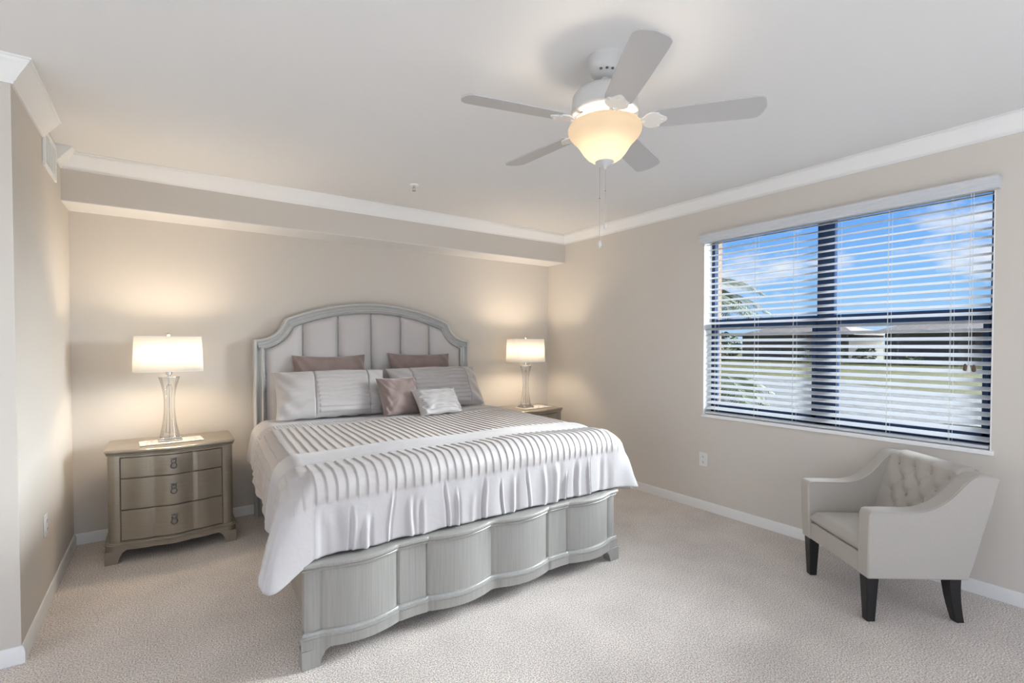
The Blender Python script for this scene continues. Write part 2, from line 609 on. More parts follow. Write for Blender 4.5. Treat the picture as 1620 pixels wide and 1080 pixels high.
# --- headboard frame: outer outline (dx from the centre, z)
def arc_pts():
    left = [(-1.035, 0.0), (-1.035, 1.503)]
    # cove shoulder
    c = [(-1.035, 1.503), (-0.955, 1.516), (-0.875, 1.562), (-0.825, 1.615), (-0.790, 1.676)]
    for i in range(1, 13):
        t = i / 12
        # bezier through shoulder
        p0, p1, p2 = Vector(c[0]), Vector((-0.85, 1.505)), Vector(c[-1])
        q = p0 * (1 - t) ** 2 + p1 * 2 * t * (1 - t) + p2 * t * t
        left.append((q.x, q.y))
    left.append((-0.765, 1.693))
    R_ = (0.765 ** 2 + 0.155 ** 2) / (2 * 0.155)
    zc = 1.848 - R_
    a0 = math.asin(0.765 / R_)
    n = 20
    for i in range(1, n):
        a = -a0 + a0 * i / n
        left.append((R_ * math.sin(a), zc + R_ * math.cos(a)))
    top = [(0, 1.848)]
    right = [(-x, z) for x, z in reversed(left)]
    return left + top + right


OUT = arc_pts()
HBX = -2.247
# mitred sweep in the x-z plane
PR = [(0, -.055), (0, -.135), (.004, -.146), (.012, -.150), (.020, -.146), (.025, -.134), (.030, -.116), (.040, -.109), (.048, -.115), (.054, -.132), (.060, -.143),
      (.066, -.146), (.072, -.140), (.076, -.122), (.080, -.116), (.086, -.114), (.086, -.055)]


def inward(path):
    P = [Vector(p) for p in path]
    nor = []
    for i in range(len(P)):
        ds = []
        if i > 0:
            ds.append((P[i] - P[i - 1]).normalized())
        if i < len(P) - 1:
            ds.append((P[i + 1] - P[i]).normalized())
        ns = [Vector((d.y, -d.x)) for d in ds]
        if len(ns) == 1:
            nor.append(ns[0])
        else:
            b = (ns[0] + ns[1]).normalized()
            nor.append(b / max(0.4, b.dot(ns[0])))
    return P, nor


P_, N_ = inward(OUT)
fr = MB()
k = len(PR)
vs_, fs_ = [], []
for p, n in zip(P_, N_):
    for (o_, y_) in PR:
        q = p + n * o_
        vs_.append((HBX + q.x, y_, q.y))
for i in range(len(P_) - 1):
    for j in range(k):
        fs_.append((i * k + j, i * k + (j + 1) % k, (i + 1) * k + (j + 1) % k, (i + 1) * k + j))
fs_ += [tuple(range(k)), tuple((len(P_) - 1) * k + j for j in range(k))]
fr.add(vs_, fs_)
HB = obj('headboard', MB().box((HBX - .96, -.085, .30), (HBX + .96, -.06, 1.47)), M['wood'], BED, world=True)
obj('headboard_frame', fr, M['silver'], HB, world=True, smooth=40)

# --- channel panels under the frame
inner = [(p + n * 0.084) for p, n in zip(P_, N_)]


def ztop(dx):
    best = 0
    for a, b in zip(inner[1:-1], inner[2:-1]):
        if min(a.x, b.x) - 1e-9 <= dx <= max(a.x, b.x) + 1e-9 and abs(b.x - a.x) > 1e-6:
            t = (dx - a.x) / (b.x - a.x)
            best = max(best, a.y + t * (b.y - a.y))
    return best if best else 1.42


edges = [-0.951, -0.640, -0.332, -0.020, 0.280, 0.590, 0.951]
for a, b in zip(edges[:-1], edges[1:]):
    def fn(u, v, a=a, b=b):
        x = a + (b - a) * u
        zt = ztop(min(max(x, -.95), .95)) + 0.002
        z = 0.55 + (zt - 0.55) * v
        bul = (1 - abs(2 * u - 1) ** 4.0) * 0.054
        bul *= min(1, (zt - z) / 0.05) ** 0.5 if zt > z else 0
        return (HBX + x, -0.088 - bul, z)
    obj('channel_panel', MB().grid(fn, 21, 40), M['upholst'], HB, world=True, smooth=60)

# --- nailhead trim along the frame and down the channel seams
nh = MB()
acc = 0.0
pin = [(p + n * 0.089) for p, n in zip(P_, N_)][1:-1]


def head(x, y, z, r=0.0070):
    nh.lathe([(r, 0), (r * .75, r * .55), (0.0005, r * .8)], (0, 0, 0), 6, close=False)
    for i in range(len(nh.v) - 18, len(nh.v)):
        vx, vy, vz = nh.v[i]
        nh.v[i] = (HBX + x + vx, y - vz, z + vy)


full = [Vector((-0.946, 0.8)), *[q for q in pin], Vector((0.946, 0.8))]
left_over = 0
for a, b in zip(full[:-1], full[1:]):
    d = (b - a).length
    t = left_over
    while t < d:
        q = a + (b - a) * (t / d)
        head(q.x, -0.112, q.y)
        t += 0.0165
    left_over = t - d
for x in edges[1:-1]:
    zt = ztop(x) - 0.01
    z = 0.9
    while z < zt:
        head(x, -0.096, z, 0.0065)
        z += 0.018
nails = obj('nailhead_trim', nh, M['nail'], HB, world=True, smooth=60)

# --- footboard: serpentine in plan
FX, FY = -2.390, -2.425
BU = 0.045


def fb(x):
    a = abs(x)
    if a > 0.93:
        y = 0.0
        t = (a - 0.93) / 0.07
        return -0.012 * max(0, t) ** 3
    if a > 0.56:
        t = (a - 0.56) / 0.37
        return BU * math.sin(PI * t) ** 0.85
    if a > 0.40:
        t = (a - 0.40) / 0.16
        return 0.006 - 0.004 * math.sin(PI * t)
    t = a / 0.40
    return BU * math.sin(PI * min(1, max(0, (t - 0.05) / 0.95))) ** 0.85


xs = sorted(set([round(-1 + 0.0125 * i, 4) for i in range(161)]))


def ribbon(rows, name, m, x0=-1.0, x1=1.0, back=0.055, groove=False, bev=None):
    """front surface through rows of (z, extra forward), closed at the back"""
    mb = MB()
    X = [x for x in xs if x0 - 1e-6 <= x <= x1 + 1e-6]
    vs, fs = [], []
    n = len(rows)
    for x in X:
        g = 0
        if groove:
            for gx in (-.93, -.56, -.40, 0, .40, .56, .93):
                if abs(x - gx) < 0.007:
                    g = 0.007
        for (z, e_) in rows:
            xx = x + (e_ * (1 if x > 0 else -1) if abs(x) > 0.985 else 0)
            vs.append((FX + xx, FY - fb(x) - e_ + g, z))
        vs.append((FX + x, FY + back, rows[-1][0]))
        vs.append((FX + x, FY + back, rows[0][0]))
    m_ = n + 2
    for i in range(len(X) - 1):
        for j in range(m_):
            fs.append((i * m_ + j, i * m_ + (j + 1) % m_, (i + 1) * m_ + (j + 1) % m_, (i + 1) * m_ + j))
    fs += [tuple(range(m_)), tuple((len(X) - 1) * m_ + j for j in range(m_))]
    mb.add(vs, fs)
    return obj(name, mb, m, BED, world=True, smooth=32, bevel=bev)


ribbon([(0.155, 0), (0.30, 0), (0.440, 0)], 'footboard_panel', M['wood'], groove=True)
ribbon([(0.432, 0.002), (0.436, 0.010), (0.444, 0.013), (0.448, 0.010), (0.450, 0.016), (0.458, 0.022), (0.468, 0.022), (0.474, 0.016), (0.476, 0.008), (0.477, 0.0)],
       'top_rail', M['wood'], back=0.075)
ribbon([(0.085, 0.018), (0.130, 0.018), (0.136, 0.022), (0.144, 0.022), (0.147, 0.014), (0.152, 0.013), (0.158, 0.009), (0.160, 0.0)], 'base_rail', M['wood'])


def foot_mb(s):
    mb = MB()
    prof = [(0, 0), (.078, 0), (.080, .012), (.088, .040), (.104, .064), (.135, .082), (.16, .0855), (0, .0855)]
    xo = FX + s * 1.018
    return mb.prism([(xo - s * a, b) for a, b in prof], FY - 0.018, FY + 0.05, mp=lambda x, y, z: (x, z, y))


for s in (-1, 1):
    obj('foot', foot_mb(s), M['wood'], BED, world=True, bevel=.006)
# side rails
for s in (-1, 1):
    mb = MB()
    xa, xb = bxc(-.15) + s * 0.985, FX + s * 0.965
    poly = [(xa - s * .03, -.12), (xa, -.12), (xb, FY + .045), (xb - s * .03, FY + .045)]
    if s > 0:
        poly = poly[::-1]
    mb.prism(poly, 0.11, 0.455)
    obj('side_rail', mb, M['rail'], BED, world=True, bevel=.006)
tag(obj('mattress', MB().prism([(bxc(-.16) - .95, -.17), (bxc(-2.33) - .95, -2.33), (bxc(-2.33) + .95, -2.33), (bxc(-.16) + .95, -.17)][::-1], 0.46, 0.825), M['mattress'], bevel=.06, seg=4),
    'white mattress between the headboard and the wavy footboard, under the comforter', 'mattress')

# --- comforter: one draped sheet, thick, with tucked bands
CH = 0.868          # top of the comforter
CR = 0.105          # edge rounding
Y0 = -0.40          # head edge
YE = -2.425         # outer face of the foot drop
HWD = 1.065         # half width to the outer face of the side drop
FLAT_S = HWD - CR
FLAT_T = (Y0 - YE) - CR
arc = CR * PI / 2


def over(drop):
    return arc + max(0, drop - CR)


OV_L, OV_R, OV_F = over(0.325), over(0.40), over(0.378)
nS, nT = 760, 240
S = np.linspace(-(FLAT_S + OV_L), FLAT_S + OV_R, nS)
T = np.linspace(0, FLAT_T + OV_F, nT)
SS, TT = np.meshgrid(S, T, indexing='ij')
a_ = np.where(SS < 0, -SS - FLAT_S, SS - FLAT_S)
b_ = TT - FLAT_T
sgn = np.where(SS < 0, -1.0, 1.0)
ap, bp_ = np.maximum(a_, 0), np.maximum(b_, 0)
# rounded cloth corners: pull (a,b) inside a superellipse of the overhang
OVS = np.where(SS < 0, OV_L, OV_R)
an, bn = ap / OVS, bp_ / OV_F
mx_ = np.maximum(an, bn)
nn = (an ** 2.25 + bn ** 2.25) ** (1 / 2.25)
scl = np.where(nn > 1e-9, mx_ / np.maximum(nn, 1e-9), 1)
ap, bp_ = ap * scl, bp_ * scl
d = np.hypot(ap, bp_)
phi = np.arctan2(bp_, np.maximum(ap, 1e-9))
phi = np.where(d < 1e-9, 0, phi)
ang = np.clip(d / CR, 0, PI / 2)
out = CR * np.sin(ang)
down = CR * (1 - np.cos(ang)) + np.maximum(0, d - arc)
cornr = np.where((ap > 0) & (bp_ > 0), np.sin(2 * phi), 0)
hang = np.clip((d - arc * .6) / 0.4, 0, 1)
bow = np.clip(down / 0.38, 0, 1.4)
# the side drops swing out a little, the corners make a standing fold
ox = sgn * out * np.cos(phi)
oy = -out * np.sin(phi)
plate = np.clip(cornr / 0.92, 0, 1)
plate = plate * plate * (3 - 2 * plate)
fold = np.where(sgn < 0, plate, cornr ** 1.15) * np.clip((d - 0.06) / 0.42, 0, 1.2)
ox = ox + np.where(sgn < 0, -0.150, 0.20) * fold
oy = oy + np.where(sgn < 0, -0.07, -0.015) * fold
side_only = np.where((ap > 0), np.cos(phi) ** 2, 0)
ox = ox + sgn * 0.035 * np.sin(np.clip(bow, 0, 1) * PI * 0.62) * side_only
down = down - np.where(sgn < 0, -0.095 * plate, -0.015 * cornr ** 2) * np.clip(d / .45, 0, 1)
yb = Y0 - np.minimum(TT, FLAT_T)
xc = -2.247 - 0.062 * (-0.15 - yb)
Xc = xc + np.clip(SS, -FLAT_S, FLAT_S) + ox
Yc = yb + oy
Zc = CH - down
# head end tapers down under the pillows
Zc = Zc - 0.02 * np.clip(1 - TT / 0.10, 0, 1) ** 2
# softness: gentle hollows on the top, wavier side hem
topw = np.clip(1 - d / 0.2, 0, 1)
Zc = Zc + topw * (0.007 * np.sin(SS * 3.1 + 0.6) * np.sin(TT * 3.4 + 1.0) + 0.004 * np.sin(SS * 7.3 + TT * 3.0) + 0.008 * np.cos(SS * 1.4)) * np.clip(TT / .6, 0.15, 1)


def smoothstep(x, a, b):
    t = np.clip((x - a) / (b - a), 0, 1)
    return t * t * (3 - 2 * t)


# vertical folds in the foot drop: a few narrow creases and broad billows
foot_w = smoothstep(bp_, 0.14, 0.34) * np.where(cornr > 0, np.clip(1 - cornr, 0, 1), 1)
bill = np.zeros_like(SS)
crease_x = [-0.96, -0.90, -0.80, -0.73, -0.60, -0.50, -0.44, -0.30, -0.235, -0.13, -0.06, 0.05, 0.15, 0.24, 0.37, 0.46, 0.55, 0.63, 0.74, 0.86, 0.94]
for i, cx_ in enumerate(crease_x):
    wdt = 0.006 + 0.022 * rng.random() ** 2
    amp = (0.45 + 0.9 * rng.random()) * (-1 if rng.random() < 0.45 else 1)
    lean = (rng.random() - .5) * 0.18
    st = 0.16 + 0.10 * rng.random()
    c = SS - cx_ - lean * (bp_ - 0.25) - 0.004 * np.sin(bp_ * 19 + i)
    g = np.exp(-(c / wdt) ** 2) - 0.55 * np.exp(-((c - 1.7 * wdt) / wdt) ** 2)
    bill = bill + amp * 0.011 * g * smoothstep(bp_, st, st + 0.10)
bill = bill + (0.004 + 0.009 * smoothstep(-SS, 0.35, 0.8)) * (np.sin(SS * 17 + 1.3) * 0.6 + np.sin(SS * 31 + 0.4 + 3 * bp_) * 0.4) * smoothstep(bp_, 0.12, 0.36)
Yc = Yc - bill * np.where(cornr > 0, np.clip(1 - 3.0 * cornr, 0, 1) ** 2, 1) * (1 - 0.8 * smoothstep(np.abs(SS), FLAT_S - .06, FLAT_S))
# left fold: creases running with the tongue
tong = np.where(sgn < 0, cornr, cornr * .8) * smoothstep(d, 0.15, 0.4)
rad = 0.006 * np.sin(phi * 7 + d * 5) + 0.003 * np.sin(phi * 11 - d * 6)
Xc = Xc + sgn * rad * tong
Zc = Zc + 0.004 * np.sin(SS * 23 + 2) * hang * (cornr <= 0)
# side hem ripples
sw = side_only * smoothstep(ap, 0.12, 0.40) * (cornr < 0.6)
Xc = Xc + sgn * sw * (0.010 * np.sin(TT * 9 + .5) + 0.007 * np.sin(TT * 21))
# hem runs lower towards the corners on the side
Zc = Zc - sw * 0.045 * np.sin(np.clip((TT - .3) / 1.4, 0, 1) * PI * 0.5) + sw * 0.02

# tucks: lengthwise pleats in two bands and a narrow heading
wob = 0.0022 * np.sin(TT * 9 + SS * 2) + 0.0012 * np.sin(TT * 23 + SS * 5)
tt_y = -(Y0 - TT)      # distance from the wall along the cloth
band1 = smoothstep(tt_y, 0.845, 0.855) * (1 - smoothstep(tt_y, 1.005, 1.015))
band2 = smoothstep(tt_y, 1.04, 1.05) * (1 - smoothstep(tt_y, 1.895 + 0, 1.905))
band3 = smoothstep(tt_y, 2.165, 2.172) * (1 - smoothstep(tt_y, 2.505, 2.515))


def saw(x, p):
    q = np.mod(x / p, 1.0)
    return np.where(q > 0.08, ((1 - q) / 0.92) ** 1.1, q / 0.08)


tuck = 0.0052 * band2 * saw(SS + wob, 0.050) + 0.0052 * band3 * saw(SS + wob, 0.048) + 0.003 * band1 * saw(SS + wob, 0.022)
# seams between the bands: shallow grooves
for ys in (0.85, 1.035, 2.150, 2.165):
    tuck = tuck - (0.012 if ys in (1.035, 2.165) else 0.008) * np.exp(-((tt_y - ys - 0.004 * np.sin(SS * 5)) / 0.006) ** 2)
tuck = tuck * (1 + 0.9 * np.clip((-SS - FLAT_S) / 0.1, 0, 1)) * np.where(cornr > 0, np.clip(1 - 1.1 * cornr, 0, 1), 1)
puff = 0.010 * np.sin(np.clip((tt_y - 1.91) / 0.24, 0, 1) * PI) + 0.006 * np.sin(np.clip((tt_y - 2.17) / 0.34, 0, 1) * PI)
tuck = tuck + puff + 0.003 * np.sin(SS * 26 + 2 * np.sin(TT * 9)) * np.clip((tt_y - 2.40) / 0.1, 0, 1)
# displace along the normals
Pm = np.stack([Xc, Yc, Zc], -1)
du = np.gradient(Pm, axis=0)
dv = np.gradient(Pm, axis=1)
nrm = np.cross(dv, du)
nrm /= np.maximum(np.linalg.norm(nrm, axis=-1, keepdims=True), 1e-9)
nrm = np.where(nrm[..., 2:3] < -0.6, -nrm, nrm)
ctr = nrm[nS // 2, nT // 3]
if ctr[2] < 0:
    nrm = -nrm
Pm = Pm + nrm * tuck[..., None]
me = bpy.data.meshes.new('comforter')
idx = np.arange(nS * nT).reshape(nS, nT)
quads = np.stack([idx[:-1, :-1], idx[:-1, 1:], idx[1:, 1:], idx[1:, :-1]], -1).reshape(-1, 4)
me.from_pydata(Pm.reshape(-1, 3).tolist(), [], quads.tolist())
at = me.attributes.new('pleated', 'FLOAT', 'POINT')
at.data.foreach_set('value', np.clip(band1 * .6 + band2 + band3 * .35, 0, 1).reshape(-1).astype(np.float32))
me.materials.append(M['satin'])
me.polygons.foreach_set('use_smooth', [True] * len(me.polygons))
me.update()
if me.polygons[len(me.polygons) // 2].normal.z < 0:
    me.flip_normals()
com = bpy.data.objects.new('comforter', me)
COL.objects.link(com)
md = com.modifiers.new('solid', 'SOLIDIFY')
md.thickness = 0.028
md.offset = -1
md.use_rim = True
tag(com, 'silver satin comforter with tucked bands draped over the bed', 'comforter')

# ------------------------------------------------------------------ pillows


def pillow(name, label, w, h, th, loc, tilt, rotz, m, seed, roll=0.0, tuckn=0, panel=None, seam=(), group=None, wr_=0.004, ear=0.05, fringe=False):
    """panel=(u0,u1): tucked middle; seam: u positions of piping"""
    r_ = np.random.default_rng(seed)
    nu, nv = 161, 131
    u = np.linspace(-1, 1, nu)
    v = np.linspace(-1, 1, nv)
    U, V = np.meshgrid(u, v, indexing='ij')
    X = w / 2 * U * (1 - ear * (1 - V ** 2) * np.abs(U) ** 2)
    Zz = h / 2 * V * (1 - ear * 1.1 * (1 - U ** 2) * np.abs(V) ** 2)
    thick = th / 2 * (np.clip(1 - U ** 4, 0, 1) ** 0.55) * (np.clip(1 - V ** 4, 0, 1) ** 0.55) * (1 - 0.22 * (U ** 2 * V ** 2))
    ph = r_.random(8) * 6.28
    wrk = wr_ * (np.sin(U * 5 + V * 7 + ph[0]) + np.sin(U * 11 - V * 4 + ph[1]) * .6 + np.sin(V * 15 + 3 * U + ph[2]) * .4)
    cr = np.abs(U) ** 2 * np.abs(V) ** 0.5
    wrk = wrk + wr_ * 2.0 * cr * np.sin(np.arctan2(V, U) * 16 + ph[3]) * (1 - np.abs(U) ** 8) * (1 - np.abs(V) ** 8)
    wrk = wrk + wr_ * 2.4 * smoothstep(np.abs(U), .55, .9) * np.sin(V * 9 + U * 14 + ph[6])
    edge = np.clip((1 - np.maximum(np.abs(U), np.abs(V))) / 0.12, 0, 1)
    front = thick + wrk * edge
    ple = np.zeros_like(U)
    if tuckn:
        pm = np.ones_like(U) if panel is None else smoothstep(U, panel[0] - .01, panel[0] + .01) * (1 - smoothstep(U, panel[1] - .01, panel[1] + .01))
        wv = 0.016 * np.sin(U * 5 + ph[4]) + 0.008 * np.sin(U * 13 + ph[5])
        front = front + 0.0115 * pm * edge * (saw(V + wv, 2.0 / tuckn))
        ple = pm
    for su in seam:
        front = front - 0.016 * np.exp(-((U - su - 0.02 * np.sin(V * 2)) / 0.010) ** 2) * edge
    vs = np.concatenate([np.stack([X, -front, Zz], -1).reshape(-1, 3), np.stack([X, thick * .9 + 0.0005, Zz], -1).reshape(-1, 3)])
    Rm = Matrix.Rotation(rotz, 3, 'Z') @ Matrix.Rotation(-tilt, 3, 'X') @ Matrix.Rotation(roll, 3, 'Y')
    vs = vs @ np.array(Rm).T
    vs[:, 2] = np.maximum(vs[:, 2], 0.8835 - loc[2] + 0.004 * np.sin(vs[:, 0] * 40))
    q = np.arange(nu * nv).reshape(nu, nv)
    f1 = np.stack([q[:-1, :-1], q[1:, :-1], q[1:, 1:], q[:-1, 1:]], -1).reshape(-1, 4)
    f2 = np.stack([q[:-1, :-1], q[:-1, 1:], q[1:, 1:], q[1:, :-1]], -1).reshape(-1, 4) + nu * nv
    ring = list(q[:, 0]) + list(q[-1, 1:]) + list(q[-2::-1, -1]) + list(q[0, -2:0:-1])
    f3 = [(ring[i], ring[(i + 1) % len(ring)], ring[(i + 1) % len(ring)] + nu * nv, ring[i] + nu * nv) for i in range(len(ring))]
    me = bpy.data.meshes.new(name)
    me.from_pydata(vs.tolist(), [], f1.tolist() + f2.tolist() + [tuple(map(int, t)) for t in f3])
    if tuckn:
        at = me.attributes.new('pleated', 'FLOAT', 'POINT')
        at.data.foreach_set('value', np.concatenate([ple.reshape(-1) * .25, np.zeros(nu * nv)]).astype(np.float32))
    me.materials.append(m)
    bm = bmesh.new()
    bm.from_mesh(me)
    bmesh.ops.recalc_face_normals(bm, faces=bm.faces)
    bm.to_mesh(me)
    bm.free()
    me.polygons.foreach_set('use_smooth', [True] * len(me.polygons))
    o = bpy.data.objects.new(name, me)
    COL.objects.link(o)
    o.location = loc
    tag(o, label, 'pillow', group)
    return o


# tilt > 0 leans the top back towards the headboard
pillow('velvet_pillow', 'taupe velvet pillow against the headboard behind the sham nearer the lace-topped nightstand', 0.64, 0.50, 0.13, (-2.675, -0.232, 1.125), math.radians(14), 0.0, M['velvet'], 3, ear=0.07)
pillow('velvet_pillow', 'taupe velvet pillow against the headboard behind the sham on the corner side', 0.66, 0.50, 0.13, (-1.805, -0.232, 1.130), math.radians(14), 0.0, M['velvet'], 5, roll=math.radians(1), ear=0.07)
pillow('sham_pillow', 'silver satin king sham with tucked middle in front of the other sham', 0.90, 0.44, 0.20, (-2.760, -0.600, 1.055), math.radians(34), math.radians(-3), M['sham'], 11, tuckn=11, panel=(-0.30, 0.62), seam=(-0.34, 0.62), ear=0.05)
pillow('sham_pillow', 'silver satin king sham behind the brown square and small striped pillows', 0.94, 0.44, 0.20, (-1.775, -0.520, 1.052), math.radians(32), math.radians(1), M['sham'], 12, tuckn=11, panel=(-0.55, 0.62), seam=(0.64, -.58), ear=0.05)
pillow('square_pillow', 'brown velvet square pillow standing between the two satin shams', 0.36, 0.36, 0.15, (-2.275, -0.820, 1.020), math.radians(28), math.radians(4), M['velvet'], 21, ear=0.08)
pillow('accent_pillow', 'small silver satin pillow with tucked stripes, front of all pillows', 0.42, 0.27, 0.13, (-1.995, -0.965, 0.968), math.radians(36), math.radians(6), M['sham'], 31, tuckn=6, ear=0.08)

# ------------------------------------------------------------------ nightstands
NSW = 0.365


def ns_front(x, hw=NSW):
    t = abs(x) / 0.30
    if t >= 1:
        return 0.0
    # broad bow in the middle with two softer waves beside it
    return 0.042 * (0.5 + 0.5 * math.cos(PI * min(1, abs(x) / 0.16))) + 0.020 * math.sin(PI * t) ** 2 * (1 if abs(x) > 0.12 else 0.6) + 0.012 * (1 - t ** 2)


def ns_plan(e_=0.0, back=0.23, rec=0.0):
    """plan outline (x,y), front towards -y, corner posts rounded"""
    pts = [(-NSW - e_, back)]
    r = 0.045
    cx_, cy_ = -NSW + r, -0.225 + r
    for i in range(9):
        a = PI + (PI / 2) * i / 8
        pts.append((cx_ + (r + e_) * math.cos(a), cy_ + (r + e_) * math.sin(a)))
    n = 40
    for i in range(n + 1):
        x = -0.30 + 0.60 * i / n
        pts.append((x, -0.225 - ns_front(x) - e_ + (rec if abs(x) < 0.2955 else 0)))
    for i in range(9):
        a = -PI / 2 + (PI / 2) * i / 8
        pts.append((-cx_ + (r + e_) * math.cos(a), cy_ + (r + e_) * math.sin(a)))
    pts.append((NSW + e_, back))
    return pts


def stack(rows):
    """closed solid through plan outlines: rows of (z, offset)"""
    mb = MB()
    vs, fs = [], []
    n = None
    for row in rows:
        z, e_ = row[:2]
        pl = ns_plan(e_, rec=row[2] if len(row) > 2 else 0.0)
        n = len(pl)
        vs += [(x, y, z) for x, y in pl]
    for i in range(len(rows) - 1):
        for j in range(n):
            fs.append((i * n + j, i * n + (j + 1) % n, (i + 1) * n + (j + 1) % n, (i + 1) * n + j))
    fs.append(tuple(reversed(range(n))))
    fs.append(tuple((len(rows) - 1) * n + j for j in range(n)))
    mb.add(vs, fs)
    return mb


def make_nightstand(label):
    t = thing('nightstand', label, 'nightstand', (-3.850, -0.335, 0))
    obj('body', stack([(0.10, 0), (0.138, 0), (0.139, 0, .018), (0.703, 0, .018), (0.704, 0), (0.722, 0)]), M['woodh'], t)
    obj('top', stack([(0.716, 0.0), (0.720, 0.008), (0.728, 0.010), (0.731, 0.006), (0.734, 0.014), (0.742, 0.018), (0.750, 0.016), (0.755, 0.008), (0.756, 0.0)]), M['woodh'], t)
    obj('base_molding', stack([(0.085, 0.018), (0.112, 0.018), (0.116, 0.022), (0.122, 0.022), (0.125, 0.012), (0.130, 0.010), (0.134, 0.003), (0.135, 0)]), M['woodh'], t)
    prof = [(0, 0), (.070, 0), (.073, .015), (.080, .040), (.094, .066), (.115, .083), (.13, .0855), (0, .0855)]
    for sx in (-1, 1):
        xo = sx * (NSW + .018)
        mb = MB().prism([(xo - sx * a, b) for a, b in prof], -0.225 - .018, -0.225 + .05, mp=lambda x, y, z: (x, z, y))
        obj('foot', mb, M['woodh'], t, bevel=.012, seg=3)
        mb = MB().prism([(xo - sx * a, b) for a, b in prof], 0.18, 0.235, mp=lambda x, y, z: (x, z, y))
        obj('foot', mb, M['woodh'], t, bevel=.008)
    for (z0, z1) in ((0.565, 0.700), (0.353, 0.558), (0.142, 0.346)):
        mb = MB()
        n = 44
        vs, fs = [], []
        for i in range(n + 1):
            x = -0.292 + 0.584 * i / n
            yf = -0.225 - ns_front(x)
            vs += [(x, yf + .017, z0), (x, yf - .0005, z0 + .002), (x, yf - .0005, z1 - .002), (x, yf + .017, z1)]
        for i in range(n):
            for j in range(3):
                fs.append((i * 4 + j, i * 4 + j + 1, i * 4 + 5 + j, i * 4 + 4 + j))
        fs += [(0, 1, 2, 3), tuple(n * 4 + j for j in range(4))]
        mb.add(vs, fs)
        dr = obj('drawer', mb, M['woodh'], t)
        # pull: two linked rings on a small plate
        zc = (z0 + z1) / 2 + .004
        yf = -0.225 - ns_front(0) - .0005
        h_ = MB()
        for (dz, r, yy) in ((0.018, .0145, -.009), (-0.014, .0175, -.011)):
            h_.tube([(r * math.cos(a), yf + yy, zc + dz + r * math.sin(a)) for a in [2 * PI * i / 20 for i in range(20)]], .0038, 7, closed=True)
        h_.tube([(0, yf + .001, zc + .030), (0, yf - .008, zc + .030), (0, yf - .016, zc + .029)], [.007, .0065, .004], 10)
        h_.tube([(0, yf + .001, zc + .004), (0, yf - .012, zc + .004)], [.006, .005], 10)
        for sx in (-1, 1):
            h_.tube([(sx * .004, yf - .009, zc + .031), (sx * .013, yf - .009, zc + .034), (sx * .019, yf - .009, zc + .040)], [.004, .0035, .002], 7)
        obj('drawer_pull', h_, M['dark_metal'], dr)
    return t


ns = make_nightstand('three-drawer champagne wood nightstand fully in view, between the bed and the vent wall')
ns2 = copy_tree(ns)
ns2.location = (-0.605, -0.335, 0)
ns2['label'] = 'champagne wood nightstand mostly hidden behind the comforter in the far corner'
for o in (ns, ns2):
    o['group'] = 'nightstands beside the bed'

# lace runners


def runner(x, label, w=0.38, dpt=0.20, rz=0.0):
    mb = MB()
    z0 = 0.7566
    # a crocheted mat: cells with eyelets, scalloped rim
    nx, ny = 13, 7
    cw, cd = w / nx, dpt / ny
    vs, fs = [], []
    for i in range(nx):
        for j in range(ny):
            cx_ = -w / 2 + (i + .5) * cw
            cy_ = -dpt / 2 + (j + .5) * cd
            open_ = (i % 3 == 1 and j % 3 == 1) or (i % 3 == 2 and j % 3 == 2 and j < ny - 1)
            if open_:
                o_ = []
                for (sx, sy) in ((-1, -1), (1, -1), (1, 1), (-1, 1)):
                    o_.append((cx_ + sx * cw / 2, cy_ + sy * cd / 2))
                inn = [(cx_ + (p[0] - cx_) * .62, cy_ + (p[1] - cy_) * .62) for p in o_]
                b = len(vs)
                vs += [(p[0], p[1], 0) for p in o_] + [(p[0], p[1], 0) for p in inn]
                fs += [(b + k_, b + (k_ + 1) % 4, b + 4 + (k_ + 1) % 4, b + 4 + k_) for k_ in range(4)]
            else:
                b = len(vs)
                vs += [(cx_ + sx * cw / 2, cy_ + sy * cd / 2, 0) for (sx, sy) in ((-1, -1), (1, -1), (1, 1), (-1, 1))]
                fs.append((b, b + 1, b + 2, b + 3))
    mb.add(vs, fs)
    for i in range(nx):
        for sy in (-1, 1):
            cx_ = -w / 2 + (i + .5) * cw
            mb.add([(cx_ + cw / 2 * math.cos(a), sy * (dpt / 2 + .010 * math.sin(a)), 0) for a in [PI * k_ / 6 for k_ in range(7)]], [tuple(range(7))])
    o = obj('lace_runner', mb, M['lace'], None, smooth=0, solid=0.0025)
    o.location = (x, -0.385, z0 + .0025)
    o.rotation_euler = (0, 0, rz)
    return tag(o, label, 'runner', 'lace runners under the lamps')


runner(-3.857, 'white crocheted lace runner lying on the fully visible nightstand', rz=math.radians(4))
runner(-0.520, 'white crocheted lace runner on the nightstand half hidden by the bed', rz=math.radians(4))

# ------------------------------------------------------------------ table lamps
LZ = 0.7600


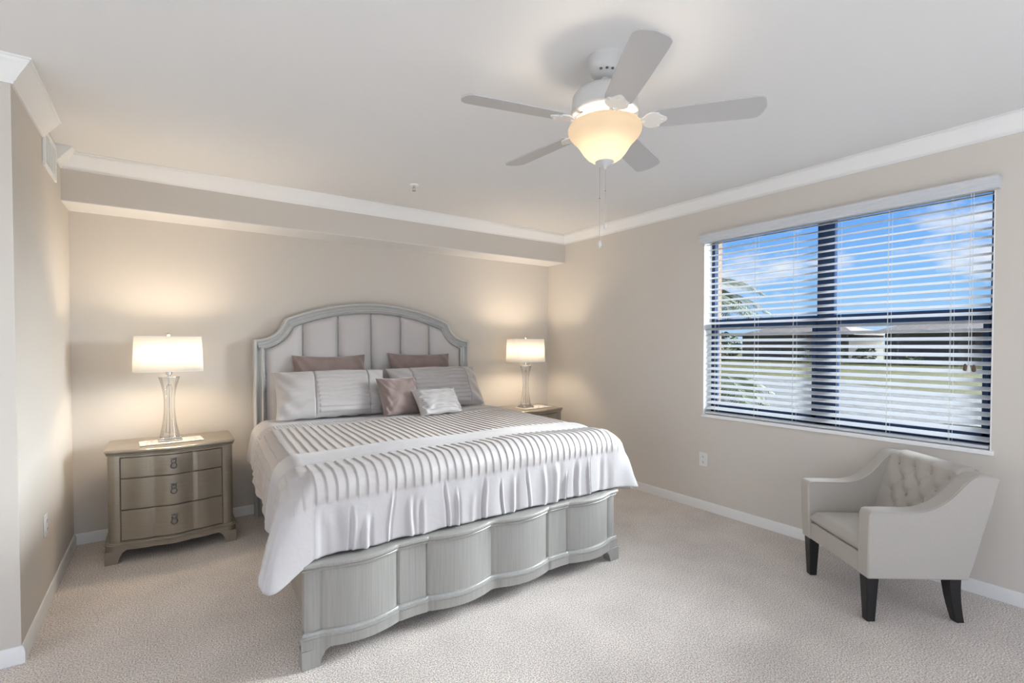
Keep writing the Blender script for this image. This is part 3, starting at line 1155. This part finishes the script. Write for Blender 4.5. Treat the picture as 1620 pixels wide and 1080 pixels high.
def make_lamp(label):
    t = thing('table_lamp', label, 'lamp', (-3.868, -0.352, LZ))
    rz = Matrix.Rotation(math.radians(4), 4, 'Z')
    obj('base', MB().box((-.073, -.06, 0), (.073, .06, .012), mtx=rz).box((-.067, -.054, .012), (.067, .054, .024), mtx=rz), M['chrome'], t, bevel=.003)
    prof = []
    for i in range(29):
        z = .0245 + (.462 - .0245) * i / 28
        q = i / 28
        # waist a little above the middle, flaring to both ends
        r = 0.0335 + (0.030 * max(0, (0.60 - q) / 0.60) ** 2.2) + (0.033 * max(0, (q - 0.52) / 0.48) ** 2.3)
        prof.append((r, z))
    obj('glass_body', MB().lathe(prof, n=40), M['glass'], t, smooth=60)
    pin_ = [(max(.004, r * 0.50), z) for r, z in prof[2:24]] + [(.014, .405), (.004, .414)]
    obj('glass_core', MB().lathe(pin_, n=28), M['glass'], t, smooth=60)
    obj('rod', MB().lathe([(.0045, .0245), (.0045, .462)], n=12), M['chrome'], t)
    nk = MB().lathe([(.068, .4625), (.068, .467), (.01, .467), (.01, .478), (.020, .480), (.020, .505), (.012, .508), (.012, .56), (.017, .562), (.017, .60), (.004, .602)], n=28)
    obj('neck', nk, M['chrome'], t, smooth=40)
    # shade: rounded-rectangle drum, slightly flared, open top and bottom
    n = 64

    def rr(w, dd, rc):
        pts = []
        for (sx, sy, a0) in ((1, 1, 0), (-1, 1, PI / 2), (-1, -1, PI), (1, -1, 1.5 * PI)):
            for i in range(9):
                a = a0 + PI / 2 * i / 8
                pts.append((sx * (w / 2 - rc) + rc * math.cos(a), sy * (dd / 2 - rc) + rc * math.sin(a)))
        return pts
    lo, hi = rr(.425, .235, .055), rr(.405, .220, .052)
    m_ = len(lo)
    sh = MB()
    sh.add([(x, y, .506) for x, y in lo] + [(x, y, .760) for x, y in hi], [(i, (i + 1) % m_, m_ + (i + 1) % m_, m_ + i) for i in range(m_)])
    so = obj('lamp_shade', sh, M['shade'], t, smooth=60, solid=.0025)
    rim = MB()
    rim.tube([(x, y, .759) for x, y in hi], .0022, 6, closed=True)
    rim.tube([(-.2, 0, .757), (0, 0, .752), (.2, 0, .757)], .002, 6)
    obj('shade_ring', rim, M['white'], so)
    obj('shade_ring', MB().tube([(x, y, .507) for x, y in lo], .0022, 6, closed=True), M['white'], so)
    obj('finial', MB().lathe([(.004, .600), (.004, .758), (.010, .760), (.012, .764), (.012, .782), (.008, .786), (.001, .787)], n=20), M['chrome'], t)
    return t


lp = make_lamp('glass hourglass table lamp on the nightstand fully in view, lit')
lp2 = copy_tree(lp)
lp2.location = (-0.605, -0.352, LZ)
lp2['label'] = 'glass hourglass table lamp in the far corner beyond the bed, lit'
for o in (lp, lp2):
    o['group'] = 'matching table lamps'
    for dx in (-.095, .095):
        light('lamp_bulb', 'POINT', (o.location.x + dx, o.location.y, LZ + .635), 10.5, (1.0, 0.83, 0.63), shadow_soft_size=0.06)

# ------------------------------------------------------------------ ceiling fan
FC = (-2.270, -3.174)
FAN = thing('ceiling_fan', 'white five-blade ceiling fan with lit bowl light', 'ceiling fan', (FC[0], FC[1], H))
z = lambda a: a - H
obj('canopy', MB().lathe([(.076, 0), (.076, -.012), (.072, -.045), (.058, -.075), (.034, -.088), (.018, -.090)], n=40), M['fan'], FAN, smooth=50)
sc_ = MB()
for i in range(5):
    a = PI + 0.5 + i * 0.42
    sc_.lathe([(.006, 0), (.006, -.005), (.002, -.006)], (.062 * math.cos(a), .062 * math.sin(a), -.073), 8)
obj('canopy_screw', sc_, M['dark_metal'], FAN)
obj('downrod', MB().lathe([(.0165, -.085), (.0165, -.125), (.035, -.130), (.040, -.140), (.040, -.150)], n=24), M['fan'], FAN)
obj('motor_housing', MB().lathe([(.03, -.140), (.095, -.146), (.130, -.158), (.143, -.176), (.146, -.215), (.148, -.236), (.140, -.240), (.10, -.242), (.03, -.242)], n=56), M['fan'], FAN, smooth=45)
pl = MB().lathe([(.150, -.236), (.152, -.246), (.146, -.256), (.128, -.262), (.120, -.258), (.075, -.268), (.06, -.285), (.03, -.290)], n=56)
for i in range(40):
    a = 2 * PI * i / 40
    pl.tube([(.082 * math.cos(a), .082 * math.sin(a), -.268), (.118 * math.cos(a), .118 * math.sin(a), -.260)], .0028, 5)
obj('vent_plate', pl, M['fan'], FAN, smooth=45)
obj('light_fitter', MB().lathe([(.055, -.285), (.062, -.295), (.075, -.300), (.075, -.322), (.060, -.326)], n=40), M['fan'], FAN, smooth=45)
# bowl: bell shape, rim up
bp = [(.146, -.296), (.157, -.302), (.163, -.316), (.162, -.328), (.155, -.344), (.143, -.358), (.128, -.373), (.114, -.390), (.103, -.408), (.092, -.424), (.077, -.441), (.058, -.454), (.038, -.462), (.012, -.465)]
bowl = obj('bowl_shade', MB().lathe(bp, n=64, close=False), M['bowl'], FAN, smooth=60, solid=.004)
obj('bowl_finial', MB().lathe([(.042, -.458), (.040, -.464), (.028, -.472), (.012, -.480), (.008, -.490), (.0015, -.497)], n=32), M['fan'], FAN, smooth=50)
for (dx, dy, l_, kz) in ((-.018, .012, .325, .034), (.003, -.003, .245, .030)):
    c_ = MB()
    c_.tube([(dx, dy, -.485), (dx, dy, -.485 - l_)], .0016, 6)
    ch = obj('pull_chain', c_, M['chrome'], FAN)
    obj('chain_knob', MB().lathe([(.0015, 0), (.006, -.004), (.009, -.016), (.009, -.022), (.005, -.030), (.001, -kz)], (dx, dy, -.485 - l_), 14), M['fan'], ch)
    obj('chain_bead', MB().lathe([(.001, .004), (.0035, 0), (.001, -.004)], (dx, dy, -.485 - l_ * .42), 10), M['dark_metal'], ch)
BLZ = 2.449 - H


def make_blade(angle):
    pitch = math.radians(-12)
    Rz = Matrix.Rotation(angle, 4, 'Z') @ Matrix.Translation((0, 0, BLZ)) @ Matrix.Rotation(pitch, 4, 'X')
    # blade outline along x
    o_ = [(.215, -.054), (.23, -.058), (.40, -.064), (.60, -.068), (.632, -.066), (.648, -.050), (.655, -.030), (.662, 0.0), (.655, .030), (.648, .050), (.632, .066), (.60, .068), (.40, .064), (.23, .058), (.215, .054)]
    mb = MB().prism(o_, -.003, .003, mp=lambda x, y, zz: tuple(Rz @ Vector((x, y, zz))))
    b = obj('blade', mb, M['blade'], FAN, smooth=20)
    ir = MB()
    plate = []
    for i in range(25):
        t_ = i / 24
        a = PI * t_
        plate.append((.205 + .0 + .05 * math.sin(a) ** .7 * (1 + .25 * math.cos(4 * a)), -.048 * math.cos(a)))
    plate = [(.150, .018), (.165, .020), (.18, .040), (.20, .050)] + [(p[0], p[1]) for p in reversed(plate)] + [(.20, -.050), (.18, -.040), (.165, -.020), (.150, -.018)]
    ir.prism(plate, -.010, -.0035, mp=lambda x, y, zz: tuple(Rz @ Vector((x, y, zz))))
    Ra = Matrix.Rotation(angle, 4, 'Z')
    ir.tube([tuple(Ra @ Vector(p)) for p in ((.095, 0, BLZ + .030), (.125, 0, BLZ + .012), (.150, 0, BLZ - .005), (.175, 0, BLZ - .008))], [.012, .013, .012, .010], 10)
    for (sx, sy) in ((.232, -.036), (.232, .036), (.246, 0)):
        p = Rz @ Vector((sx, sy, -.011))
        ir.lathe([(.006, .002), (.006, -.002), (.002, -.004)], tuple(p), 8)
    obj('blade_iron', ir, M['iron'], b, smooth=40)
    return b


for i in range(5):
    make_blade(math.radians(166.15 + 72 * i))
light('fan_bulb', 'POINT', (FC[0], FC[1], 2.360), 14, (1.0, 0.87, 0.70), shadow_soft_size=0.10)

# ------------------------------------------------------------------ armchair
CF = Vector((-0.80, 0.60, 0))
CN = Vector((-0.60, -0.80, 0))
CO = Vector((-0.5095, -3.6515, 0))
# chair space: x = towards the near side (CN), y = towards the back (-CF)
CHA = thing('armchair', 'oatmeal linen tufted armchair with black legs under the window', 'armchair', CO)
CHA.rotation_euler = (0, 0, math.atan2(CN.y, CN.x))


def cpt(n, f, zz):
    return (n, -f, zz)


def chair_dir_check():
    return Vector((math.cos(CHA.rotation_euler.z + PI / 2), math.sin(CHA.rotation_euler.z + PI / 2), 0)).dot(-CF)


CSG = 1 if chair_dir_check() > 0 else -1


def C3(n, f, zz):
    return (n, -f * CSG, zz)


side = []     # arm outline (f, z)
side += [(0.262, 0.238), (0.268, 0.40), (0.268, 0.575), (0.258, 0.594), (0.240, 0.600), (0.16, 0.601), (0.06, 0.599)]


def bez(p0, p1, p2, p3, n):
    r = []
    for i in range(1, n + 1):
        t = i / n
        r.append(tuple(p0[k] * (1 - t) ** 3 + 3 * p1[k] * t * (1 - t) ** 2 + 3 * p2[k] * t * t * (1 - t) + p3[k] * t ** 3 for k in range(2)))
    return r


side += bez((0.06, .599), (-0.10, .597), (-0.15, .690), (-0.215, .755), 14)
side += bez((-0.215, .755), (-0.262, .805), (-0.300, .808), (-0.378, .775), 10)
side += [(-0.355, .66), (-0.315, .50), (-0.268, .30), (-0.250, .238)]


def arm(s):
    mb = MB()
    # inner face slightly narrower at the foot
    n = len(side)
    vs = []
    for (q, wv) in ((0.318, 0), (0.232, 1)):
        for (f_, zz) in side:
            fl = 0.016 * (zz - 0.45) / 0.35
            vs.append(C3(s * (q + fl), f_, zz))
    fs = [tuple(range(n)), tuple(reversed(range(n, 2 * n)))] + [(i, (i + 1) % n, n + (i + 1) % n, n + i) for i in range(n)]
    mb.add(vs, fs)
    a = obj('arm', mb, M['linen'], CHA, bevel=.008, seg=2, smooth=50)
    wl = MB()
    for q in (0.3185, 0.2315):
        wl.tube([C3(s * (q + 0.016 * (zz - .45) / .35), f_, zz - .006) for i, (f_, zz) in enumerate(side[3:-6])], .0032, 6)
    obj('welt', wl, M['linen'], a, smooth=60)


for s in (-1, 1):
    arm(s)
# back: tufted inner face, plain outer face
btn = []
rows_z = [0.735, 0.655, 0.575, 0.50]
for i, zz in enumerate(rows_z):
    xs_ = [-.18, -.06, .06, .18] if i % 2 == 0 else [-.12, 0, .12]
    btn += [(x, zz) for x in xs_]


def back_f(zz):
    return -0.285 + (0.80 - zz) * 0.30


def tuft(x, zz):
    d0 = 0.0
    for (bx, bz) in btn:
        q = math.hypot((x - bx), (zz - bz))
        d0 = max(d0, math.exp(-(q / 0.026) ** 1.2))
    # diamond creases between buttons
    cr = 0.0
    for (ax, az) in btn:
        for (bx, bz) in btn:
            if az > bz and abs(az - bz) < 0.09 and abs(ax - bx) < 0.07:
                ux, uz = bx - ax, bz - az
                L2 = ux * ux + uz * uz
                t = max(0, min(1, ((x - ax) * ux + (zz - az) * uz) / L2))
                q = math.hypot(x - ax - t * ux, zz - az - t * uz)
                cr = max(cr, math.exp(-(q / 0.016) ** 1.4))
        if az > 0.70 and zz > az:
            cr = max(cr, math.exp(-(abs(x - ax) / 0.011) ** 1.2))
        if az < 0.52 and zz < az:
            cr = max(cr, math.exp(-(abs(x - ax) / 0.011) ** 1.2))
    return 0.026 * d0 + 0.008 * cr


bk = MB()
nu, nv = 75, 70
vs, fs = [], []
for i in range(nu):
    x = -0.262 + 0.524 * i / (nu - 1)
    for j in range(nv):
        v = j / (nv - 1)
        if v < 0.86:
            zz = 0.36 + (0.775 - 0.36) * v / 0.86
            f_ = back_f(zz) + 0.040 - tuft(x, zz)
        else:
            a = (v - 0.86) / 0.14 * PI / 2
            zz = 0.775 + 0.032 * math.sin(a)
            f_ = back_f(.775) + 0.040 * math.cos(a) - 0.052 * (1 - math.cos(a)) - tuft(x, .775) * math.cos(a)
        zz -= 0.016 * float(smoothstep(abs(x), .222, .255)) * (1 if v > .8 else 0)
        vs.append(C3(x, f_, zz))
for i in range(nu - 1):
    for j in range(nv - 1):
        fs.append((i * nv + j, i * nv + j + 1, (i + 1) * nv + j + 1, (i + 1) * nv + j))
bk.add(vs, fs)
# shell behind
o_ = [(-0.335, 0.806), (-0.378, 0.775), (-0.355, 0.66), (-0.315, 0.50), (-0.268, 0.30), (-0.250, 0.238), (-0.19, 0.238), (-0.19, 0.40), (-0.30, 0.78)]
nb = len(o_)
bk.add([C3(-0.25, f_, zz - (.006 if zz > .7 else 0)) for f_, zz in o_] + [C3(0.25, f_, zz - (.006 if zz > .7 else 0)) for f_, zz in o_], [tuple(range(nb)), tuple(range(nb, 2 * nb))] + [(i, (i + 1) % nb, nb + (i + 1) % nb, nb + i) for i in range(nb)])
bko = obj('backrest', bk, M['linen'], CHA, smooth=70)
for (bx, bz) in btn:
    mb = MB()
    p = C3(bx, back_f(bz) + 0.040 - 0.026, bz)
    mb.lathe([(.010, -.003), (.009, .002), (.005, .005), (.0005, .006)], (0, 0, 0), 12)
    mb.v = [(p[0] + x, p[1] - CSG * zz, p[2] + y) for (x, y, zz) in mb.v]
    obj('button', mb, M['linen'], bko, smooth=60)
# front rail and seat cushion
obj('front_rail', MB().box(C3(-.236, 0.255, .238), C3(.236, -0.24, .345)), M['linen'], CHA, bevel=.006)
cu = MB()
nq = 24


def cushion(u, v, top):
    n_ = -0.229 + 0.458 * u
    f_ = -0.185 + 0.447 * v
    cr = (1 - abs(2 * u - 1) ** 14) ** .5 * (1 - abs(2 * v - 1) ** 14) ** .5
    zz = (0.388 + 0.030 * cr + 0.010 * (1 - (2 * u - 1) ** 2) * (1 - (2 * v - 1) ** 2)) if top else (0.368 - 0.024 * cr)
    return C3(n_, f_, zz)


cu.grid(lambda u, v: cushion(u, v, True), nq, nq).grid(lambda u, v: cushion(u, v, False), nq, nq)
q0 = 0
ring = [i * nq for i in range(nq)] + [(nq - 1) * nq + j for j in range(1, nq)] + [i * nq + nq - 1 for i in range(nq - 2, -1, -1)] + [j for j in range(nq - 2, 0, -1)]
cu.f += [(ring[i], ring[(i + 1) % len(ring)], ring[(i + 1) % len(ring)] + nq * nq, ring[i] + nq * nq) for i in range(len(ring))]
cu.mi += [0] * len(ring)
obj('seat_cushion', cu, M['linen'], CHA, smooth=60)


def cleg(n_, f_, rear):
    mb = MB()
    vs = []
    for i in range(7):
        t = i / 6
        zz = 0.238 * (1 - t)
        wd = 0.031 - 0.010 * t
        sw = (-0.038 * t ** 1.8) if rear else 0.0
        sn = 0.0
        for (sx, sy) in ((-1, -1), (1, -1), (1, 1), (-1, 1)):
            vs.append(C3(n_ + sx * wd + sn, f_ + sy * wd + sw, zz))
    fs = [(0, 1, 2, 3), (24, 25, 26, 27)]
    for i in range(6):
        for k_ in range(4):
            fs.append((i * 4 + k_, i * 4 + (k_ + 1) % 4, i * 4 + 4 + (k_ + 1) % 4, i * 4 + 4 + k_))
    mb.add(vs, fs)
    obj('leg', mb, M['black'], CHA, bevel=.004, smooth=30)


for sn in (-1, 1):
    cleg(sn * 0.262, 0.226, False)
    cleg(sn * 0.262, -0.196, True)

# ------------------------------------------------------------------ window blind
BL = thing('window_blind', 'white wide-slat blind with valance covering the window', 'blind', (0, (WY0 + WY1) / 2, WZ1))
vy0, vy1 = -4.052, -2.150
vb = MB()
vprof = [(0.0, 2.345), (-.050, 2.345), (-.056, 2.352), (-.054, 2.372), (-.060, 2.380), (-.060, 2.396), (-.070, 2.404), (-.070, 2.414), (0.0, 2.414)]
vb.prism([(x, zz) for x, zz in vprof], vy0, vy1, mp=lambda x, zz, y: (x, y, zz))
obj('valance', vb, M['blind'], BL, world=True, smooth=30)
hd = MB().box((0.010, WY0 + .012, 2.352), (0.068, WY1 - .012, 2.404))
obj('headrail', hd, M['blind'], BL, world=True)
nsl = 30
pit = (2.335 - 0.905) / (nsl - 1)
tl = math.radians(22)
sb = MB()
sx_ = 0.040
for i in range(nsl):
    zc = 0.905 + pit * i
    mtx = Matrix.Translation((sx_, 0, zc)) @ Matrix.Rotation(-tl, 4, 'Y')
    sb.box((-.0275, WY0 + .012, -.0015), (.0275, WY1 - .012, .0015), mtx=mtx)
obj('slats', sb, M['blind'], BL, world=True, smooth=0)
obj('bottom_rail', MB().box((sx_ - .026, WY0 + .012, .853), (sx_ + .026, WY1 - .012, .872)), M['blind'], BL, world=True, bevel=.003)
for yy in (-2.27, -2.62, -2.92, -3.22, -3.52, -3.84):
    c_ = MB()
    for dx in (-.030, .030):
        c_.tube([(sx_ + dx, yy, .862), (sx_ + dx, yy, 2.36)], .0011, 5)
    c_.tube([(sx_, yy + .012, .862), (sx_, yy + .012, 2.36)], .0010, 5)
    obj('ladder_cord', c_, M['cord'], BL, world=True)
c_ = MB()
for dy in (-.008, .004):
    c_.tube([(-.016, -3.932 + dy, 1.34), (-.014, -3.932 + dy, 2.352)], .0016, 6)
lc = obj('lift_cord', c_, M['cord'], BL, world=True)
for dy, dz, mm in ((-.018, 0, 'tassel'), (.004, -.004, 'plastic'), (.020, .004, 'tassel')):
    obj('cord_tassel', MB().lathe([(.002, .022), (.006, .018), (.0105, -.008), (.0100, -.016), (.006, -.020), (.001, -.021)], (-.016, -3.934 + dy, 1.322 + dz), 14), M[mm], lc, world=True)

# ------------------------------------------------------------------ small wall and ceiling fittings


def outlet(label, loc, rotz, size=(0.082, 0.122)):
    t = thing('wall_outlet', label, 'outlet', loc, rotz)
    w_, h_ = size
    obj('cover_plate', MB().box((-w_ / 2, -.006, -h_ / 2), (w_ / 2, 0, h_ / 2)), M['plastic'], t, bevel=.003)
    for dz in (-.024, .024):
        s = MB()
        s.prism([(.017 * math.cos(a), dz + .015 * math.sin(a)) for a in [2 * PI * i / 20 for i in range(20)]], -.009, -.005, mp=lambda x, zz, y: (x, y, zz))
        so = obj('socket', s, M['plastic'], t)
        q = MB()
        for dx in (-.006, .006):
            q.box((dx - .0015, -.0098, dz - .001), (dx + .0015, -.0088, dz + .009))
        q.box((-.003, -.0098, dz - .010), (.003, -.0088, dz - .005))
        obj('socket_slot', q, M['socket'], so, smooth=0)
    return t


outlet('white outlet plate low on the wall below the window', (0.0, -2.176, 0.445), -PI / 2)
outlet('white outlet plate on the wall near the fully visible nightstand', (-W, -1.035, 0.458), PI / 2)

VT = thing('air_vent', 'white wall vent grille near the ceiling between the crown molding pieces', 'vent', (-W, -0.735, 2.592), PI / 2)
vf = MB()
vw, vh, bd = 0.375, 0.225, 0.028
vf.box((-vw / 2, -.012, -vh / 2), (vw / 2, 0, -vh / 2 + bd)).box((-vw / 2, -.012, vh / 2 - bd), (vw / 2, 0, vh / 2))
vf.box((-vw / 2, -.012, -vh / 2 + bd), (-vw / 2 + bd, 0, vh / 2 - bd)).box((vw / 2 - bd, -.012, -vh / 2 + bd), (vw / 2, 0, vh / 2 - bd))
obj('vent_frame', vf, M['white'], VT, bevel=.003)
obj('duct_backing', MB().box((-vw / 2 + bd, -.002, -vh / 2 + bd), (vw / 2 - bd, 0, vh / 2 - bd)), M['grille_dark'], VT)
lv = MB()
for i in range(6):
    xx = -vw / 2 + bd + .025 + i * (vw - 2 * bd - .05) / 5
    mtx = Matrix.Translation((xx, -.006, 0)) @ Matrix.Rotation(math.radians(-38), 4, 'Z')
    lv.box((-.004, -.004, -vh / 2 + bd), (.004, .004, vh / 2 - bd), mtx=mtx)
obj('louvers', lv, M['white'], VT, smooth=0)

SP = thing('fire_sprinkler', 'small white sprinkler head on the ceiling before the soffit', 'sprinkler', (-2.245, -1.055, H))
obj('escutcheon', MB().lathe([(.036, 0), (.035, -.005), (.026, -.010), (.012, -.011)], n=28), M['white'], SP, smooth=50)
sp = MB().lathe([(.009, -.010), (.009, -.024), (.006, -.026), (.006, -.030)], n=14)
for sx in (-1, 1):
    sp.tube([(sx * .008, 0, -.024), (sx * .012, 0, -.036), (sx * .004, 0, -.048)], .0025, 6)
sp.lathe([(.004, -.046), (.016, -.049), (.016, -.051), (.002, -.052)], n=16)
obj('deflector', sp, M['chrome'], SP)

# ------------------------------------------------------------------ outside
GZ = -0.30
o = obj('lawn', MB().box((0.3, -120, GZ - .3), (200, 200, GZ)), M['lawn'], smooth=0)
o['kind'] = 'structure'
gp = []
for i in range(40):
    a = 2 * PI * i / 40
    rx = 8.5 + 1.0 * math.sin(3 * a + 1) + .6 * math.sin(7 * a)
    ex, ey = 9.5 * math.cos(a) * rx / 8.5, 4.2 * math.sin(a) * rx / 8.5
    gp.append((15.5 + ex * .80 - ey * .60, 4.0 + ex * .60 + ey * .80))
o = obj('path', MB().prism(gp, GZ - .01, GZ + .015), M['gravel'], smooth=0)
o['kind'] = 'structure'


def house(label, cx_, cy_, lx, ly, hw, hr, dark, rd):
    t = thing('house', label, 'house', (cx_, cy_, GZ))
    obj('wall', MB().box((-lx / 2, -ly / 2, 0), (lx / 2, ly / 2, hw)), M['house'], t, smooth=0)
    e_ = 0.7
    a, b = lx / 2 + e_, ly / 2 + e_
    rf = MB()
    rf.add([(-a, -b, hw), (a, -b, hw), (a, b, hw), (-a, b, hw), (0, -rd, hw + hr), (0, rd, hw + hr),
            (-a, -b, hw - .18), (a, -b, hw - .18), (a, b, hw - .18), (-a, b, hw - .18)],
           [(0, 4, 5, 3), (1, 2, 5, 4), (0, 1, 4), (2, 3, 5), (0, 6, 7, 1), (1, 7, 8, 2), (2, 8, 9, 3), (3, 9, 6, 0), (6, 9, 8, 7)])
    obj('roof', rf, M['roof'], t, smooth=0)
    for (y0, y1, z0, z1) in dark:
        obj('screened_opening', MB().box((-lx / 2 - .06, y0, z0), (-lx / 2 + .02, y1, z1)), M['house_dark'], t, smooth=0)
    return t


house('tan house with hipped tile roof across the lawn, seen through the pane nearer the armchair', 56, 8.7, 9, 8.6, 3.0, 1.3, [(-2.0, 3.6, .1, 2.3)], 1.7)
house('tan house with long low tile roof across the lawn, beyond the palm', 56, 21.5, 9, 11, 2.85, 1.1, [(-4.5, -1, .1, 2.3), (1, 4, .1, 2.2)], 3.0)


def shrub(label, x, y, r, h, n=420, seed=1):
    r_ = random.Random(seed)
    mb = MB()
    for i in range(n):
        a = r_.random() * 2 * PI
        b = math.acos(1 - 2 * r_.random())
        q = (0.72 + .3 * r_.random())
        p = Vector((r * q * math.sin(b) * math.cos(a), r * q * math.sin(b) * math.sin(a), h / 2 + h / 2 * q * math.cos(b)))
        s_ = 0.16 * r * (0.6 + r_.random())
        R3 = Matrix.Rotation(r_.random() * 6.28, 3, 'Z') @ Matrix.Rotation(r_.random() * 3, 3, 'X')
        mb.add([tuple(p + R3 @ Vector(c)) for c in ((-s_, 0, 0), (0, -s_ * .5, .1 * s_), (s_, 0, 0), (0, s_ * .5, .1 * s_))], [(0, 1, 2, 3)])
    o = obj('shrub', mb, M['bush'], None, smooth=0)
    o.location = (x, y, GZ)
    return tag(o, label, 'shrub', 'hedge shrubs before the houses')


shr = [(47, 15.8, 1.0, 2.0, 'round shrub in the gap between the two houses'), (47.5, 13.2, 0.9, 1.6, 'small shrub at the palm-side corner of the hip-roofed house'),
       (48, 3.2, 1.3, 2.6, 'tall shrub past the armchair-side corner of the hip-roofed house'), (47, 9.6, 0.7, 0.8, 'low shrub under the screened opening of the hip-roofed house'),
       (47, 26.5, 1.8, 3.0, 'big dark shrub seen behind the palm fronds'), (48, 18.5, 0.9, 1.2, 'low shrub before the long low-roofed house')]
for i, (x, y, r, h_, lb) in enumerate(shr):
    shrub(lb, x, y, r, h_, seed=i + 3)


def palm(label, x, y, htr, nf, flen, seed, up=0.9):
    r_ = random.Random(seed)
    t = thing('palm', label, 'palm', (x, y, GZ))
    tr = MB().tube([(0, 0, -.05), (.03, .02, htr * .5), (0, 0, htr)], [.13, .11, .10], 10)
    obj('trunk', tr, M['bark'], t)
    for i in range(nf):
        a = 2 * PI * i / nf + r_.random() * .4
        fr_ = MB()
        el = up * (0.35 + 0.65 * r_.random())
        fl = flen * (0.8 + .4 * r_.random())
        pts = []
        for k_ in range(11):
            q = k_ / 10
            rr_ = fl * (q * math.cos(el) + .10 * q * q)
            zz = htr + fl * (q * math.sin(el) - 0.75 * q * q)
            pts.append(Vector((rr_ * math.cos(a), rr_ * math.sin(a), zz)))
        fr_.tube(pts, [.014 - .011 * k_ / 10 for k_ in range(11)], 5)
        sd = Vector((-math.sin(a), math.cos(a), 0))
        for k_ in range(2, 40):
            q = k_ / 40
            p = pts[int(q * 10)].lerp(pts[min(10, int(q * 10) + 1)], q * 10 - int(q * 10))
            fwd = (pts[min(10, int(q * 10) + 1)] - pts[int(q * 10)]).normalized()
            ll = 0.30 * fl * math.sin(PI * (0.12 + 0.86 * q)) ** .8
            for s in (-1, 1):
                tip = p + sd * s * ll * .8 + fwd * ll * .55 + Vector((0, 0, -.25 * ll))
                mid = (p + tip) / 2 + Vector((0, 0, .05 * ll))
                wv = fwd * .016
                fr_.add([tuple(p - wv), tuple(p + wv), tuple(mid + wv), tuple(tip), tuple(mid - wv)], [(0, 1, 2, 3, 4)])
        obj('frond', fr_, M['leaf'], t, smooth=0)
    return t


palm('low palm close outside the window edge nearest the bed corner', 3.35, 0.05, 1.05, 20, 1.45, 4, 1.05)
palm('taller palm just outside whose fronds reach above the window rail', 5.2, 1.75, 2.75, 18, 1.75, 9, 1.15)
